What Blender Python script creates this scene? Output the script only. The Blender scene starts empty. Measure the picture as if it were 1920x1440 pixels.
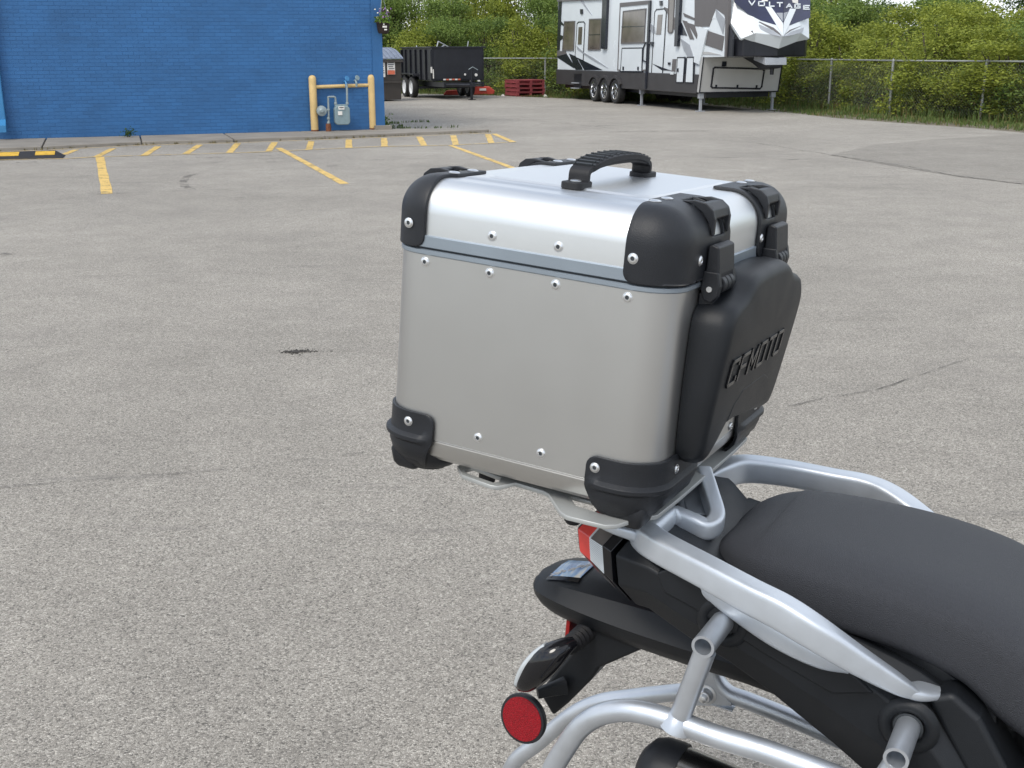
import bpy, bmesh, math, random
import numpy as np
from mathutils import Vector, Matrix
random.seed(7)
SC = bpy.context.scene
COL = SC.collection

# ------------------------------------------------------------------ camera
FPX = 2150.0
TH = math.atan(625 / FPX)
ROLL = math.radians(0.25)
fw = np.array([0, math.cos(TH), -math.sin(TH)])
_rt = np.array([1.0, 0, 0]); _up = np.cross(_rt, fw)
rt = math.cos(ROLL) * _rt - math.sin(ROLL) * _up
up = np.cross(rt, fw)
CAM = np.array([0, 0, 1.6])
cd = bpy.data.cameras.new('camera')
cam = bpy.data.objects.new('camera', cd); COL.objects.link(cam)
cd.sensor_width = 36.0; cd.lens = 36.0 * FPX / 1920.0
cd.clip_start = 0.05; cd.clip_end = 3000
m = Matrix.Identity(4)
for i in range(3):
    m[i][0] = rt[i]; m[i][1] = up[i]; m[i][2] = -fw[i]; m[i][3] = CAM[i]
cam.matrix_world = m
cd.dof.use_dof = False
SC.camera = cam
SC.render.resolution_x = 1024; SC.render.resolution_y = 768

# ------------------------------------------------------------------ world, sun, exposure
SUN_EL = math.radians(52); SUN_AZ = math.radians(215)      # azimuth measured clockwise from +Y (behind-left of the camera)
SKY_STR = 0.12
world = bpy.data.worlds.new('World'); SC.world = world; world.use_nodes = True
nt = world.node_tree; nt.nodes.clear()
def N(t, ty, **kw):
    n = t.nodes.new(ty)
    for k, v in kw.items():
        try: setattr(n, k, v)
        except Exception: pass
    return n
wo = N(nt, 'ShaderNodeOutputWorld'); wb = N(nt, 'ShaderNodeBackground'); wb.inputs[1].default_value = SKY_STR
sky = N(nt, 'ShaderNodeTexSky', sky_type='NISHITA', sun_disc=False, sun_elevation=SUN_EL, sun_rotation=SUN_AZ,
        air_density=1.0, dust_density=1.0, ozone_density=1.2)
tc = N(nt, 'ShaderNodeTexCoord'); mp = N(nt, 'ShaderNodeMapping'); mp.inputs['Scale'].default_value = (1, 1, 2.2)
no = N(nt, 'ShaderNodeTexNoise'); no.inputs['Scale'].default_value = 3.2; no.inputs['Detail'].default_value = 9; no.inputs['Roughness'].default_value = 0.58
rp = N(nt, 'ShaderNodeValToRGB'); rp.color_ramp.elements[0].position = 0.36; rp.color_ramp.elements[1].position = 0.56
mx = N(nt, 'ShaderNodeMix', data_type='RGBA'); mx.inputs['B'].default_value = (7.3, 7.6, 8.0, 1)
nt.links.new(tc.outputs['Generated'], mp.inputs[0]); nt.links.new(mp.outputs[0], no.inputs[0])
nt.links.new(no.outputs[0], rp.inputs[0]); nt.links.new(rp.outputs[0], mx.inputs['Factor'])
nt.links.new(sky.outputs[0], mx.inputs['A']); nt.links.new(mx.outputs['Result'], wb.inputs[0]); nt.links.new(wb.outputs[0], wo.inputs[0])

sd = bpy.data.lights.new('sun', 'SUN'); sd.energy = 1.5; sd.angle = math.radians(22); sd.color = (1.0, 0.95, 0.87)
sun = bpy.data.objects.new('sun', sd); COL.objects.link(sun)
sv = Vector((math.sin(SUN_AZ) * math.cos(SUN_EL), math.cos(SUN_AZ) * math.cos(SUN_EL), math.sin(SUN_EL)))
sun.rotation_euler = sv.to_track_quat('Z', 'Y').to_euler()
SC.view_settings.view_transform = 'Standard'; SC.view_settings.look = 'None'
SC.view_settings.exposure = 0.57; SC.view_settings.gamma = 1.0
try: SC.view_settings.use_curve_mapping = False
except Exception: pass
SC.render.engine = 'CYCLES'

# ------------------------------------------------------------------ pixel helpers (1920x1440 photograph grid)
def ray(px, py): return rt * (px - 960) / FPX - up * (py - 720) / FPX + fw
def G(px, py, z=0.0):
    d = ray(px, py); t = (z - CAM[2]) / d[2]; return CAM + t * d
V1 = ray(-3400, -250); V2 = ray(2195, 187)
Rv = V1 / np.linalg.norm(V1); Av = V2 - (V2 @ Rv) * Rv; Av /= np.linalg.norm(Av); Uv = np.cross(Av, Rv)
Fv = -Rv
O = CAM + ray(1264.5, 545) * 1.25
BASIS = np.array([Fv, Av, Uv])
def BA(px, py, a):
    d = ray(px, py); t = (a - (CAM - O) @ Av) / (d @ Av); return tuple(BASIS @ (CAM + t * d - O))
def BU(px, py, u):
    d = ray(px, py); t = (u - (CAM - O) @ Uv) / (d @ Uv); return tuple(BASIS @ (CAM + t * d - O))
def BF(px, py, f):
    d = ray(px, py); t = (f - (CAM - O) @ Fv) / (d @ Fv); return tuple(BASIS @ (CAM + t * d - O))

# ------------------------------------------------------------------ materials
def newmat(name):
    M = bpy.data.materials.new(name); M.use_nodes = True
    t = M.node_tree; t.nodes.clear()
    o = N(t, 'ShaderNodeOutputMaterial'); b = N(t, 'ShaderNodeBsdfPrincipled')
    t.links.new(b.outputs[0], o.inputs[0])
    return M, t, b
def mat(name, col, rough=0.5, metal=0.0, var=0.12, scale=6.0, bump=0.0, bscale=200.0, spec=0.5, coat=0.0, stretch=(1, 1, 1), detail=4.0, rvar=0.08):
    M, t, b = newmat(name)
    b.inputs['Metallic'].default_value = metal
    b.inputs['Specular IOR Level'].default_value = spec
    b.inputs['Coat Weight'].default_value = coat; b.inputs['Coat Roughness'].default_value = 0.08
    tc = N(t, 'ShaderNodeTexCoord'); mp = N(t, 'ShaderNodeMapping'); mp.inputs['Scale'].default_value = stretch
    t.links.new(tc.outputs['Object'], mp.inputs[0])
    n = N(t, 'ShaderNodeTexNoise'); n.inputs['Scale'].default_value = scale; n.inputs['Detail'].default_value = detail
    t.links.new(mp.outputs[0], n.inputs[0])
    r = N(t, 'ShaderNodeValToRGB'); r.color_ramp.elements[0].position = 0.3; r.color_ramp.elements[1].position = 0.7
    lo = [c * (1 - var) for c in col]; hi = [min(1, c * (1 + var)) for c in col]
    r.color_ramp.elements[0].color = (*lo, 1); r.color_ramp.elements[1].color = (*hi, 1)
    t.links.new(n.outputs[0], r.inputs[0]); t.links.new(r.outputs[0], b.inputs['Base Color'])
    mr = N(t, 'ShaderNodeMapRange'); mr.inputs['To Min'].default_value = max(0.02, rough - rvar); mr.inputs['To Max'].default_value = min(1, rough + rvar)
    t.links.new(n.outputs[0], mr.inputs[0]); t.links.new(mr.outputs[0], b.inputs['Roughness'])
    if bump:
        n2 = N(t, 'ShaderNodeTexNoise'); n2.inputs['Scale'].default_value = bscale; n2.inputs['Detail'].default_value = 3
        t.links.new(mp.outputs[0], n2.inputs[0])
        bp = N(t, 'ShaderNodeBump'); bp.inputs['Strength'].default_value = bump; bp.inputs['Distance'].default_value = 0.002
        t.links.new(n2.outputs[0], bp.inputs['Height']); t.links.new(bp.outputs[0], b.inputs['Normal'])
    return M

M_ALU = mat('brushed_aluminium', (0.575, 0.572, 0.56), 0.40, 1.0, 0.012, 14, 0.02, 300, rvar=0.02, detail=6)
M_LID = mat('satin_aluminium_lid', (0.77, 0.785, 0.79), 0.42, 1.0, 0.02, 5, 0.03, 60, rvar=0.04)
M_TRIM = mat('blue_grey_extrusion', (0.33, 0.38, 0.43), 0.42, 0.75, 0.04, 10)
M_DARKGAP = mat('dark_gap', (0.03, 0.035, 0.04), 0.6)
M_PLAST = mat('black_moulded_plastic', (0.014, 0.0155, 0.019), 0.44, 0, 0.15, 30, 0.25, 900, spec=0.38)
M_PLAST2 = mat('black_panel_plastic', (0.009, 0.0105, 0.013), 0.46, 0, 0.15, 20, 0.2, 1200, spec=0.36)
M_GLOSS = mat('gloss_black', (0.008, 0.008, 0.010), 0.12, 0, 0.1, 10)
M_RUB = mat('black_rubber', (0.010, 0.010, 0.012), 0.6, 0, 0.2, 40, 0.2, 500, spec=0.4)
M_RIVET = mat('steel_rivet', (0.80, 0.81, 0.82), 0.34, 1.0, 0.05, 60)
M_SEAT = mat('seat_vinyl', (0.034, 0.036, 0.043), 0.55, 0, 0.10, 300, 0.9, 1100, spec=0.45)
M_SILVER = mat('silver_paint', (0.60, 0.64, 0.69), 0.42, 0.65, 0.04, 30, 0.12, 1500, coat=0.12)
M_TUBE = mat('silver_tube_paint', (0.56, 0.59, 0.63), 0.36, 0.75, 0.08, 22, 0.12, 900, coat=0.12, rvar=0.12)
M_RACK = mat('grey_rack_plate', (0.42, 0.43, 0.42), 0.5, 0.4, 0.06, 14)
M_REDL = mat('red_lens', (0.62, 0.055, 0.045), 0.15, 0, 0.1, 60, coat=0.5)
M_REFL = mat('red_reflector', (0.24, 0.004, 0.010), 0.25, 0, 0.45, 700, 0.5, 700, spec=0.3, coat=0.1)
M_CLEARL = mat('clear_lens', (0.50, 0.53, 0.55), 0.22, 0.1, 0.1, 50, coat=0.6)
M_SMOKE = mat('smoked_lens', (0.10, 0.09, 0.085), 0.2, 0, 0.1, 50, coat=0.6)
M_EXH = mat('exhaust_metal', (0.38, 0.37, 0.36), 0.22, 1.0, 0.1, 20)
M_YEL = mat('cream_yellow_paint', (0.62, 0.44, 0.19), 0.5, 0, 0.10, 5, 0.1, 60)
M_RUST = mat('rust', (0.16, 0.06, 0.03), 0.9, 0, 0.3, 40)
M_METER = mat('grey_meter_paint', (0.20, 0.27, 0.29), 0.5, 0, 0.1, 12)
M_PIPE = mat('galvanised_pipe', (0.27, 0.32, 0.33), 0.5, 0.3, 0.15, 20)
M_LABEL = mat('paper_label', (0.72, 0.70, 0.66), 0.7, 0, 0.06, 30)
M_LABRED = mat('orange_label', (0.62, 0.15, 0.08), 0.7, 0, 0.1, 30)
M_INK = mat('dark_print', (0.12, 0.12, 0.13), 0.7)
M_DUMP = mat('brown_dumpster_paint', (0.050, 0.042, 0.036), 0.55, 0, 0.2, 3, 0.2, 40)
M_DLID = mat('blue_grey_lid', (0.18, 0.21, 0.27), 0.5, 0, 0.15, 6)
M_TRBLK = mat('black_trailer_paint', (0.010, 0.011, 0.016), 0.38, 0, 0.3, 3)
M_WHITE = mat('white_gelcoat', (0.72, 0.765, 0.79), 0.25, 0, 0.03, 1.5, coat=0.3)
M_WGREY = mat('grey_white_panel', (0.46, 0.46, 0.45), 0.4, 0, 0.04, 2)
M_RVBLK = mat('black_graphic_vinyl', (0.013, 0.016, 0.026), 0.25, 0, 0.1, 3, coat=0.3)
M_NAVY = mat('navy_cap_paint', (0.016, 0.020, 0.060), 0.22, 0, 0.4, 1.2, coat=0.5)
M_RVGRY = mat('grey_brown_vinyl', (0.13, 0.12, 0.12), 0.4, 0, 0.06, 3)
M_SKIRT = mat('dark_skirt', (0.045, 0.043, 0.045), 0.45, 0, 0.15, 3)
M_SLV = mat('silver_graphic', (0.38, 0.40, 0.43), 0.35, 0.2, 0.1, 3)
M_GLASS = mat('tinted_glass', (0.14, 0.12, 0.105), 0.08, 0, 0.35, 1.6, coat=0.6)
M_TYRE = mat('tyre_rubber', (0.018, 0.018, 0.018), 0.75, 0, 0.2, 20)
M_CHROME = mat('polished_wheel', (0.75, 0.76, 0.78), 0.12, 1.0, 0.05, 10)
M_WHEELW = mat('white_wheel', (0.65, 0.66, 0.66), 0.4, 0, 0.05, 10)
M_REDWOOD = mat('faded_red_wood', (0.27, 0.048, 0.055), 0.75, 0, 0.35, 3, 0.4, 30, stretch=(1, 6, 6))
M_ORANGE = mat('orange_red_plastic', (0.45, 0.05, 0.03), 0.5)
M_GALV = mat('galvanised_fence', (0.36, 0.37, 0.36), 0.5, 0.5, 0.15, 8)
M_BARK = mat('grey_bark', (0.085, 0.07, 0.055), 0.9, 0, 0.3, 14, 0.6, 40)
M_BLACKP = mat('black_rubber_bump', (0.02, 0.02, 0.022), 0.75, 0, 0.2, 12)
M_BUMPY = mat('yellow_bump_panel', (0.62, 0.38, 0.04), 0.5, 0, 0.15, 12)
M_BASKET = mat('dark_brown_basket', (0.025, 0.015, 0.013), 0.8)
M_PETALP = mat('purple_petal', (0.25, 0.10, 0.35), 0.6)
M_PETALW = mat('cream_petal', (0.75, 0.70, 0.55), 0.6)
M_RED = mat('safety_red', (0.30, 0.012, 0.012), 0.35)
M_WOODLOG = mat('dead_branch', (0.12, 0.085, 0.06), 0.9, 0, 0.2, 10)

def leafmat(name, c1, c2, trans=0.35):
    M, t, b = newmat(name)
    g = N(t, 'ShaderNodeNewGeometry'); tc = N(t, 'ShaderNodeTexCoord')
    n = N(t, 'ShaderNodeTexNoise'); n.inputs['Scale'].default_value = 1.7; n.inputs['Detail'].default_value = 3
    t.links.new(tc.outputs['Object'], n.inputs[0])
    ma = N(t, 'ShaderNodeMath', operation='MULTIPLY_ADD'); ma.inputs[1].default_value = 0.55; ma.use_clamp = True
    t.links.new(g.outputs['Random Per Island'], ma.inputs[0])
    mr = N(t, 'ShaderNodeMapRange'); mr.inputs['From Min'].default_value = 0.3; mr.inputs['From Max'].default_value = 0.7; mr.inputs['To Max'].default_value = 0.5
    t.links.new(n.outputs[0], mr.inputs[0]); t.links.new(mr.outputs[0], ma.inputs[2])
    r = N(t, 'ShaderNodeMix', data_type='RGBA'); r.inputs['A'].default_value = (*c1, 1); r.inputs['B'].default_value = (*c2, 1)
    t.links.new(ma.outputs[0], r.inputs['Factor']); t.links.new(r.outputs['Result'], b.inputs['Base Color'])
    b.inputs['Roughness'].default_value = 0.6; b.inputs['Specular IOR Level'].default_value = 0.25
    tr = N(t, 'ShaderNodeBsdfTranslucent'); t.links.new(r.outputs['Result'], tr.inputs[0])
    ms = N(t, 'ShaderNodeMixShader'); ms.inputs[0].default_value = trans
    o = [x for x in t.nodes if x.type == 'OUTPUT_MATERIAL'][0]
    t.links.new(b.outputs[0], ms.inputs[1]); t.links.new(tr.outputs[0], ms.inputs[2]); t.links.new(ms.outputs[0], o.inputs[0])
    return M
M_LEAFY = leafmat('yellow_green_leaves', (0.075, 0.115, 0.022), (0.42, 0.46, 0.075))
M_LEAFG = leafmat('green_leaves', (0.050, 0.100, 0.030), (0.28, 0.37, 0.085))
M_LEAFD = leafmat('dark_green_leaves', (0.022, 0.05, 0.016), (0.075, 0.13, 0.028))
M_GRASS = leafmat('grass_blades', (0.045, 0.085, 0.02), (0.15, 0.20, 0.055), 0.2)
M_WEED = leafmat('weed_leaves', (0.05, 0.12, 0.02), (0.16, 0.24, 0.03), 0.2)
M_DRY = leafmat('dry_weeds', (0.09, 0.07, 0.03), (0.20, 0.17, 0.06), 0.1)

# asphalt: exposed light aggregate, dark binder between the stones
def asphalt(name, tint=1.0):
    M, t, b = newmat(name)
    tc = N(t, 'ShaderNodeTexCoord')
    def noise(scale, detail=3, rough=0.5):
        n = N(t, 'ShaderNodeTexNoise'); n.inputs['Scale'].default_value = scale; n.inputs['Detail'].default_value = detail
        n.inputs['Roughness'].default_value = rough
        t.links.new(tc.outputs['Object'], n.inputs[0]); return n
    wv = noise(120, 2)
    mm = N(t, 'ShaderNodeMix', data_type='VECTOR'); mm.inputs['Factor'].default_value = 0.006
    t.links.new(tc.outputs['Object'], mm.inputs['A']); t.links.new(wv.outputs['Color'], mm.inputs['B'])
    v = N(t, 'ShaderNodeTexVoronoi', feature='F1'); v.inputs['Scale'].default_value = 215
    t.links.new(mm.outputs['Result'], v.inputs['Vector'])
    ve = N(t, 'ShaderNodeTexVoronoi', feature='DISTANCE_TO_EDGE'); ve.inputs['Scale'].default_value = 215
    t.links.new(mm.outputs['Result'], ve.inputs['Vector'])
    sep = N(t, 'ShaderNodeSeparateColor'); t.links.new(v.outputs['Color'], sep.inputs[0])
    cr = N(t, 'ShaderNodeValToRGB')
    e = cr.color_ramp.elements
    e[0].position = 0.0; e[0].color = (0.12 * tint, 0.112 * tint, 0.10 * tint, 1)
    e[1].position = 1.0; e[1].color = (0.52 * tint, 0.485 * tint, 0.43 * tint, 1)
    for p, c in ((0.15, (0.250, 0.230, 0.202)), (0.5, (0.330, 0.306, 0.268)), (0.85, (0.395, 0.367, 0.324))):
        x = e.new(p); x.color = (c[0] * tint, c[1] * tint, c[2] * tint, 1)
    t.links.new(sep.outputs[0], cr.inputs[0])
    er = N(t, 'ShaderNodeMapRange'); er.inputs['From Max'].default_value = 0.12; er.inputs['To Min'].default_value = 0.46; er.inputs['To Max'].default_value = 1.0
    t.links.new(ve.outputs['Distance'], er.inputs[0])
    m1 = N(t, 'ShaderNodeMix', data_type='RGBA', blend_type='MULTIPLY'); m1.inputs['Factor'].default_value = 1
    t.links.new(cr.outputs[0], m1.inputs['A']); t.links.new(er.outputs[0], m1.inputs['B'])
    # patches and wear of several sizes
    last = m1.outputs['Result']
    for sc, lo, hi, de in ((0.35, 0.87, 1.13, 4), (3.0, 0.92, 1.08, 5), (22, 0.93, 1.07, 3), (60, 0.91, 1.09, 2)):
        nn = noise(sc, de, 0.6); r = N(t, 'ShaderNodeMapRange')
        r.inputs['From Min'].default_value = 0.3; r.inputs['From Max'].default_value = 0.7
        r.inputs['To Min'].default_value = lo; r.inputs['To Max'].default_value = hi
        t.links.new(nn.outputs[0], r.inputs[0])
        mk = N(t, 'ShaderNodeMix', data_type='RGBA', blend_type='MULTIPLY'); mk.inputs['Factor'].default_value = 1
        t.links.new(last, mk.inputs['A']); t.links.new(r.outputs[0], mk.inputs['B']); last = mk.outputs['Result']
    # warm brown stain flecks
    st = noise(9, 6, 0.7); sr = N(t, 'ShaderNodeValToRGB'); sr.color_ramp.elements[0].position = 0.63; sr.color_ramp.elements[1].position = 0.78
    sr.color_ramp.elements[1].color = (0.5, 0.5, 0.5, 1)
    t.links.new(st.outputs[0], sr.inputs[0])
    mb = N(t, 'ShaderNodeMix', data_type='RGBA'); mb.inputs['B'].default_value = (0.21, 0.18, 0.15, 1)
    t.links.new(sr.outputs[0], mb.inputs['Factor']); t.links.new(last, mb.inputs['A']); last = mb.outputs['Result']
    # broad faint oil and wheel-track staining, and sparse black tar specks
    so = noise(0.55, 7, 0.62); sor = N(t, 'ShaderNodeValToRGB'); sor.color_ramp.elements[0].position = 0.54; sor.color_ramp.elements[1].position = 0.72; sor.color_ramp.elements[1].color = (0.30, 0.30, 0.30, 1)
    t.links.new(so.outputs[0], sor.inputs[0])
    mo_ = N(t, 'ShaderNodeMix', data_type='RGBA'); mo_.inputs['B'].default_value = (0.20, 0.185, 0.17, 1)
    t.links.new(sor.outputs[0], mo_.inputs['Factor']); t.links.new(last, mo_.inputs['A']); last = mo_.outputs['Result']
    vs_ = N(t, 'ShaderNodeTexVoronoi', feature='F1'); vs_.inputs['Scale'].default_value = 7; t.links.new(mm.outputs['Result'], vs_.inputs['Vector'])
    vr = N(t, 'ShaderNodeMapRange'); vr.inputs['From Min'].default_value = 0.03; vr.inputs['From Max'].default_value = 0.055; vr.inputs['To Min'].default_value = 0.75; vr.inputs['To Max'].default_value = 0.0
    t.links.new(vs_.outputs['Distance'], vr.inputs[0])
    mt_ = N(t, 'ShaderNodeMix', data_type='RGBA'); mt_.inputs['B'].default_value = (0.07, 0.065, 0.06, 1)
    t.links.new(vr.outputs[0], mt_.inputs['Factor']); t.links.new(last, mt_.inputs['A']); last = mt_.outputs['Result']
    # long thin worn streaks, seen in the far part of the lot
    mps = N(t, 'ShaderNodeMapping'); mps.inputs['Rotation'].default_value = (0, 0, math.radians(-24)); mps.inputs['Scale'].default_value = (0.35, 2.6, 1)
    t.links.new(tc.outputs['Object'], mps.inputs[0])
    ns = N(t, 'ShaderNodeTexNoise'); ns.inputs['Scale'].default_value = 1.4; ns.inputs['Detail'].default_value = 8; ns.inputs['Roughness'].default_value = 0.68
    t.links.new(mps.outputs[0], ns.inputs[0])
    rs = N(t, 'ShaderNodeValToRGB'); rs.color_ramp.elements[0].position = 0.60; rs.color_ramp.elements[1].position = 0.72
    rs.color_ramp.elements[1].color = (0.5, 0.5, 0.5, 1)
    t.links.new(ns.outputs[0], rs.inputs[0])
    mz = N(t, 'ShaderNodeMix', data_type='RGBA'); mz.inputs['B'].default_value = (0.17, 0.16, 0.15, 1)
    t.links.new(rs.outputs[0], mz.inputs['Factor']); t.links.new(last, mz.inputs['A']); last = mz.outputs['Result']
    t.links.new(last, b.inputs['Base Color'])
    b.inputs['Roughness'].default_value = 0.85; b.inputs['Specular IOR Level'].default_value = 0.3
    bp = N(t, 'ShaderNodeBump'); bp.inputs['Strength'].default_value = 0.7; bp.inputs['Distance'].default_value = 0.0022
    cl = N(t, 'ShaderNodeMapRange'); cl.inputs['From Max'].default_value = 0.25
    t.links.new(ve.outputs['Distance'], cl.inputs[0])
    t.links.new(cl.outputs[0], bp.inputs['Height']); t.links.new(bp.outputs[0], b.inputs['Normal'])
    return M
M_ASPH = asphalt('worn_asphalt', 1.16)
M_ASPH2 = asphalt('newer_asphalt', 0.97)
M_CONC = mat('pale_concrete', (0.245, 0.222, 0.19), 0.85, 0, 0.14, 2.2, 0.4, 120, detail=8)
M_DIRT = mat('dirt_and_litter', (0.14, 0.12, 0.085), 0.95, 0, 0.35, 3, 0.6, 30, detail=8)
M_CRACK = mat('crack_filler', (0.06, 0.055, 0.05), 0.9, 0, 0.3, 30)

def paintmat(name, col, wear):
    """road paint worn through to the asphalt: transparency where it has gone"""
    M, t, b = newmat(name)
    tc = N(t, 'ShaderNodeTexCoord')
    n = N(t, 'ShaderNodeTexNoise'); n.inputs['Scale'].default_value = 5; n.inputs['Detail'].default_value = 9; n.inputs['Roughness'].default_value = 0.7
    t.links.new(tc.outputs['Object'], n.inputs[0])
    n3 = N(t, 'ShaderNodeTexNoise'); n3.inputs['Scale'].default_value = 60; n3.inputs['Detail'].default_value = 3
    t.links.new(tc.outputs['Object'], n3.inputs[0])
    ad = N(t, 'ShaderNodeMath', operation='MULTIPLY_ADD'); ad.inputs[1].default_value = 0.5
    t.links.new(n3.outputs[0], ad.inputs[0]); t.links.new(n.outputs[0], ad.inputs[2])
    r = N(t, 'ShaderNodeValToRGB'); r.color_ramp.elements[0].position = wear; r.color_ramp.elements[1].position = wear + 0.12
    t.links.new(ad.outputs[0], r.inputs[0]); t.links.new(r.outputs[0], b.inputs['Alpha'])
    b.inputs['Base Color'].default_value = (*col, 1); b.inputs['Roughness'].default_value = 0.7
    return M
M_LINE = paintmat('yellow_road_paint', (0.64, 0.44, 0.14), 0.59)
M_LINEF = paintmat('faded_yellow_road_paint', (0.60, 0.43, 0.17), 0.64)
M_SKID = paintmat('dark_tyre_stain', (0.15, 0.135, 0.12), 0.74)

def brickmat(name, col, var):
    M, t, b = newmat(name)
    g = N(t, 'ShaderNodeNewGeometry'); oi = N(t, 'ShaderNodeObjectInfo'); tc = N(t, 'ShaderNodeTexCoord')
    n = N(t, 'ShaderNodeTexNoise'); n.inputs['Scale'].default_value = 1.4; n.inputs['Detail'].default_value = 7
    t.links.new(g.outputs['Position'], n.inputs[0])
    s = N(t, 'ShaderNodeMath', operation='ADD'); t.links.new(g.outputs['Random Per Island'], s.inputs[0]); t.links.new(oi.outputs['Random'], s.inputs[1])
    fr = N(t, 'ShaderNodeMath', operation='FRACT'); t.links.new(s.outputs[0], fr.inputs[0])
    ma = N(t, 'ShaderNodeMath', operation='MULTIPLY_ADD'); ma.inputs[1].default_value = 0.22; t.links.new(fr.outputs[0], ma.inputs[0]); t.links.new(n.outputs[0], ma.inputs[2])
    r = N(t, 'ShaderNodeValToRGB'); r.color_ramp.elements[0].position = 0.35; r.color_ramp.elements[1].position = 0.85
    r.color_ramp.elements[0].color = (*[c * (1 - var) for c in col], 1); r.color_ramp.elements[1].color = (*[c * (1 + var) for c in col], 1)
    t.links.new(ma.outputs[0], r.inputs[0]); t.links.new(r.outputs[0], b.inputs['Base Color'])
    b.inputs['Roughness'].default_value = 0.55
    return M
M_BRICK = brickmat('blue_painted_brick', (0.024, 0.116, 0.292), 0.16)
M_MORTAR = mat('blue_painted_mortar', (0.024, 0.114, 0.286), 0.65, 0, 0.18, 1.5, detail=8)
M_BLUE2 = mat('light_blue_downspout', (0.04, 0.20, 0.42), 0.4, 0, 0.08, 3)

# ------------------------------------------------------------------ mesh tools
class MB:
    def __init__(s): s.v = []; s.f = []; s.mi = []; s.cm = 0
    def add(s, vs, fs):
        o = len(s.v); s.v += [tuple(float(c) for c in v) for v in vs]
        for f in fs: s.f.append([i + o for i in f]); s.mi.append(s.cm)
    def box(s, c, d, R=None, taper=None):
        hx, hy, hz = d[0] / 2, d[1] / 2, d[2] / 2
        vs = []
        for z in (-1, 1):
            k = 1 if (z < 0 or taper is None) else taper
            for x, y in ((-1, -1), (1, -1), (1, 1), (-1, 1)): vs.append(Vector((x * hx * k, y * hy * k, z * hz)))
        if R is not None: vs = [R @ v for v in vs]
        vs = [v + Vector(c) for v in vs]
        s.add(vs, [(0, 3, 2, 1), (4, 5, 6, 7), (0, 1, 5, 4), (1, 2, 6, 5), (2, 3, 7, 6), (3, 0, 4, 7)])
    def prism(s, poly, fn, d0, d1):
        n = len(poly)
        vs = [fn(x, y, d0) for x, y in poly] + [fn(x, y, d1) for x, y in poly]
        s.add(vs, [list(range(n))[::-1], list(range(n, 2 * n))] + [(i, (i + 1) % n, n + (i + 1) % n, n + i) for i in range(n)])
    def loft(s, rings, cap0=True, cap1=True, closed=True):
        n = len(rings[0]); vs = [p for r in rings for p in r]; fs = []
        for j in range(len(rings) - 1):
            for i in range(n if closed else n - 1):
                a = j * n + i; b = j * n + (i + 1) % n; fs.append((a, b, b + n, a + n))
        if cap0: fs.append(list(range(n))[::-1])
        if cap1: fs.append(list(range((len(rings) - 1) * n, len(rings) * n)))
        s.add(vs, fs)
    def tube(s, pts, r, n=12, cap=True, up=(0, 0, 1), w=None, power=2.0):
        """sweep: r (height half) and w (width half) may be lists; cross-section is a superellipse"""
        P = [Vector(p) for p in pts]; rings = []
        R = r if hasattr(r, '__len__') else [r] * len(P)
        W = R if w is None else (w if hasattr(w, '__len__') else [w] * len(P))
        prev = None
        for i, p in enumerate(P):
            d = (P[min(i + 1, len(P) - 1)] - P[max(i - 1, 0)]).normalized()
            if w is None and prev is not None: x = prev - d * prev.dot(d)
            else:
                u = Vector(up); x = d.cross(u)
                if x.length < 1e-4: x = d.cross(Vector((1, 0, 0.1)))
            x.normalize(); prev = x.copy(); y = x.cross(d).normalized()
            ring = []
            for k in range(n):
                a = 2 * math.pi * k / n; c, sn = math.cos(a), math.sin(a)
                c2 = math.copysign(abs(c) ** (2 / power), c); s2 = math.copysign(abs(sn) ** (2 / power), sn)
                ring.append(p + x * c2 * W[i] + y * s2 * R[i])
            rings.append(ring)
        s.loft(rings, cap, cap)
    def cyl(s, a, b, r, n=16, r2=None): s.tube([a, b], [r, r if r2 is None else r2], n)
    def lathe(s, prof, c, axis, n=24, caps=True):
        ax = Vector(axis).normalized(); x = ax.orthogonal().normalized(); y = ax.cross(x); c = Vector(c)
        s.loft([[c + ax * h + (x * math.cos(2 * math.pi * k / n) + y * math.sin(2 * math.pi * k / n)) * r for k in range(n)] for r, h in prof], caps, caps)
    def build(s, name, mats, parent=None, smooth=35, bevel=0, seg=2, merge=False, subd=0, solid=0):
        me = bpy.data.meshes.new(name)
        me.from_pydata(s.v, [], s.f); me.update()
        if not isinstance(mats, (list, tuple)): mats = [mats]
        for M in mats: me.materials.append(M)
        for p, i in zip(me.polygons, s.mi): p.material_index = i
        bm = bmesh.new(); bm.from_mesh(me)
        if merge: bmesh.ops.remove_doubles(bm, verts=bm.verts, dist=1e-5); bmesh.ops.dissolve_degenerate(bm, edges=bm.edges, dist=1e-6)
        if solid == 0: bmesh.ops.recalc_face_normals(bm, faces=bm.faces)
        bm.to_mesh(me); bm.free()
        o = bpy.data.objects.new(name, me); COL.objects.link(o)
        if parent is not None: o.parent = parent
        if smooth:
            me.shade_smooth()
            try: me.set_sharp_from_angle(angle=math.radians(smooth))
            except Exception: pass
        if solid:
            md = o.modifiers.new('solid', 'SOLIDIFY'); md.thickness = solid; md.offset = -1
        if subd:
            md = o.modifiers.new('sub', 'SUBSURF'); md.levels = subd; md.render_levels = subd
        if bevel:
            md = o.modifiers.new('bev', 'BEVEL'); md.width = bevel; md.segments = seg; md.limit_method = 'ANGLE'; md.angle_limit = math.radians(30); md.harden_normals = True
        return o
def tag(o, label=None, cat=None, group=None, kind=None):
    if label: o['label'] = label
    if cat: o['category'] = cat
    if group: o['group'] = group
    if kind: o['kind'] = kind
    return o
def empty(name, loc=(0, 0, 0), rz=0.0, M4=None):
    o = bpy.data.objects.new(name, None); COL.objects.link(o); o.empty_display_size = 0.2
    if M4 is not None: o.matrix_world = M4
    else: o.location = loc; o.rotation_euler = (0, 0, rz)
    return o
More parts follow.
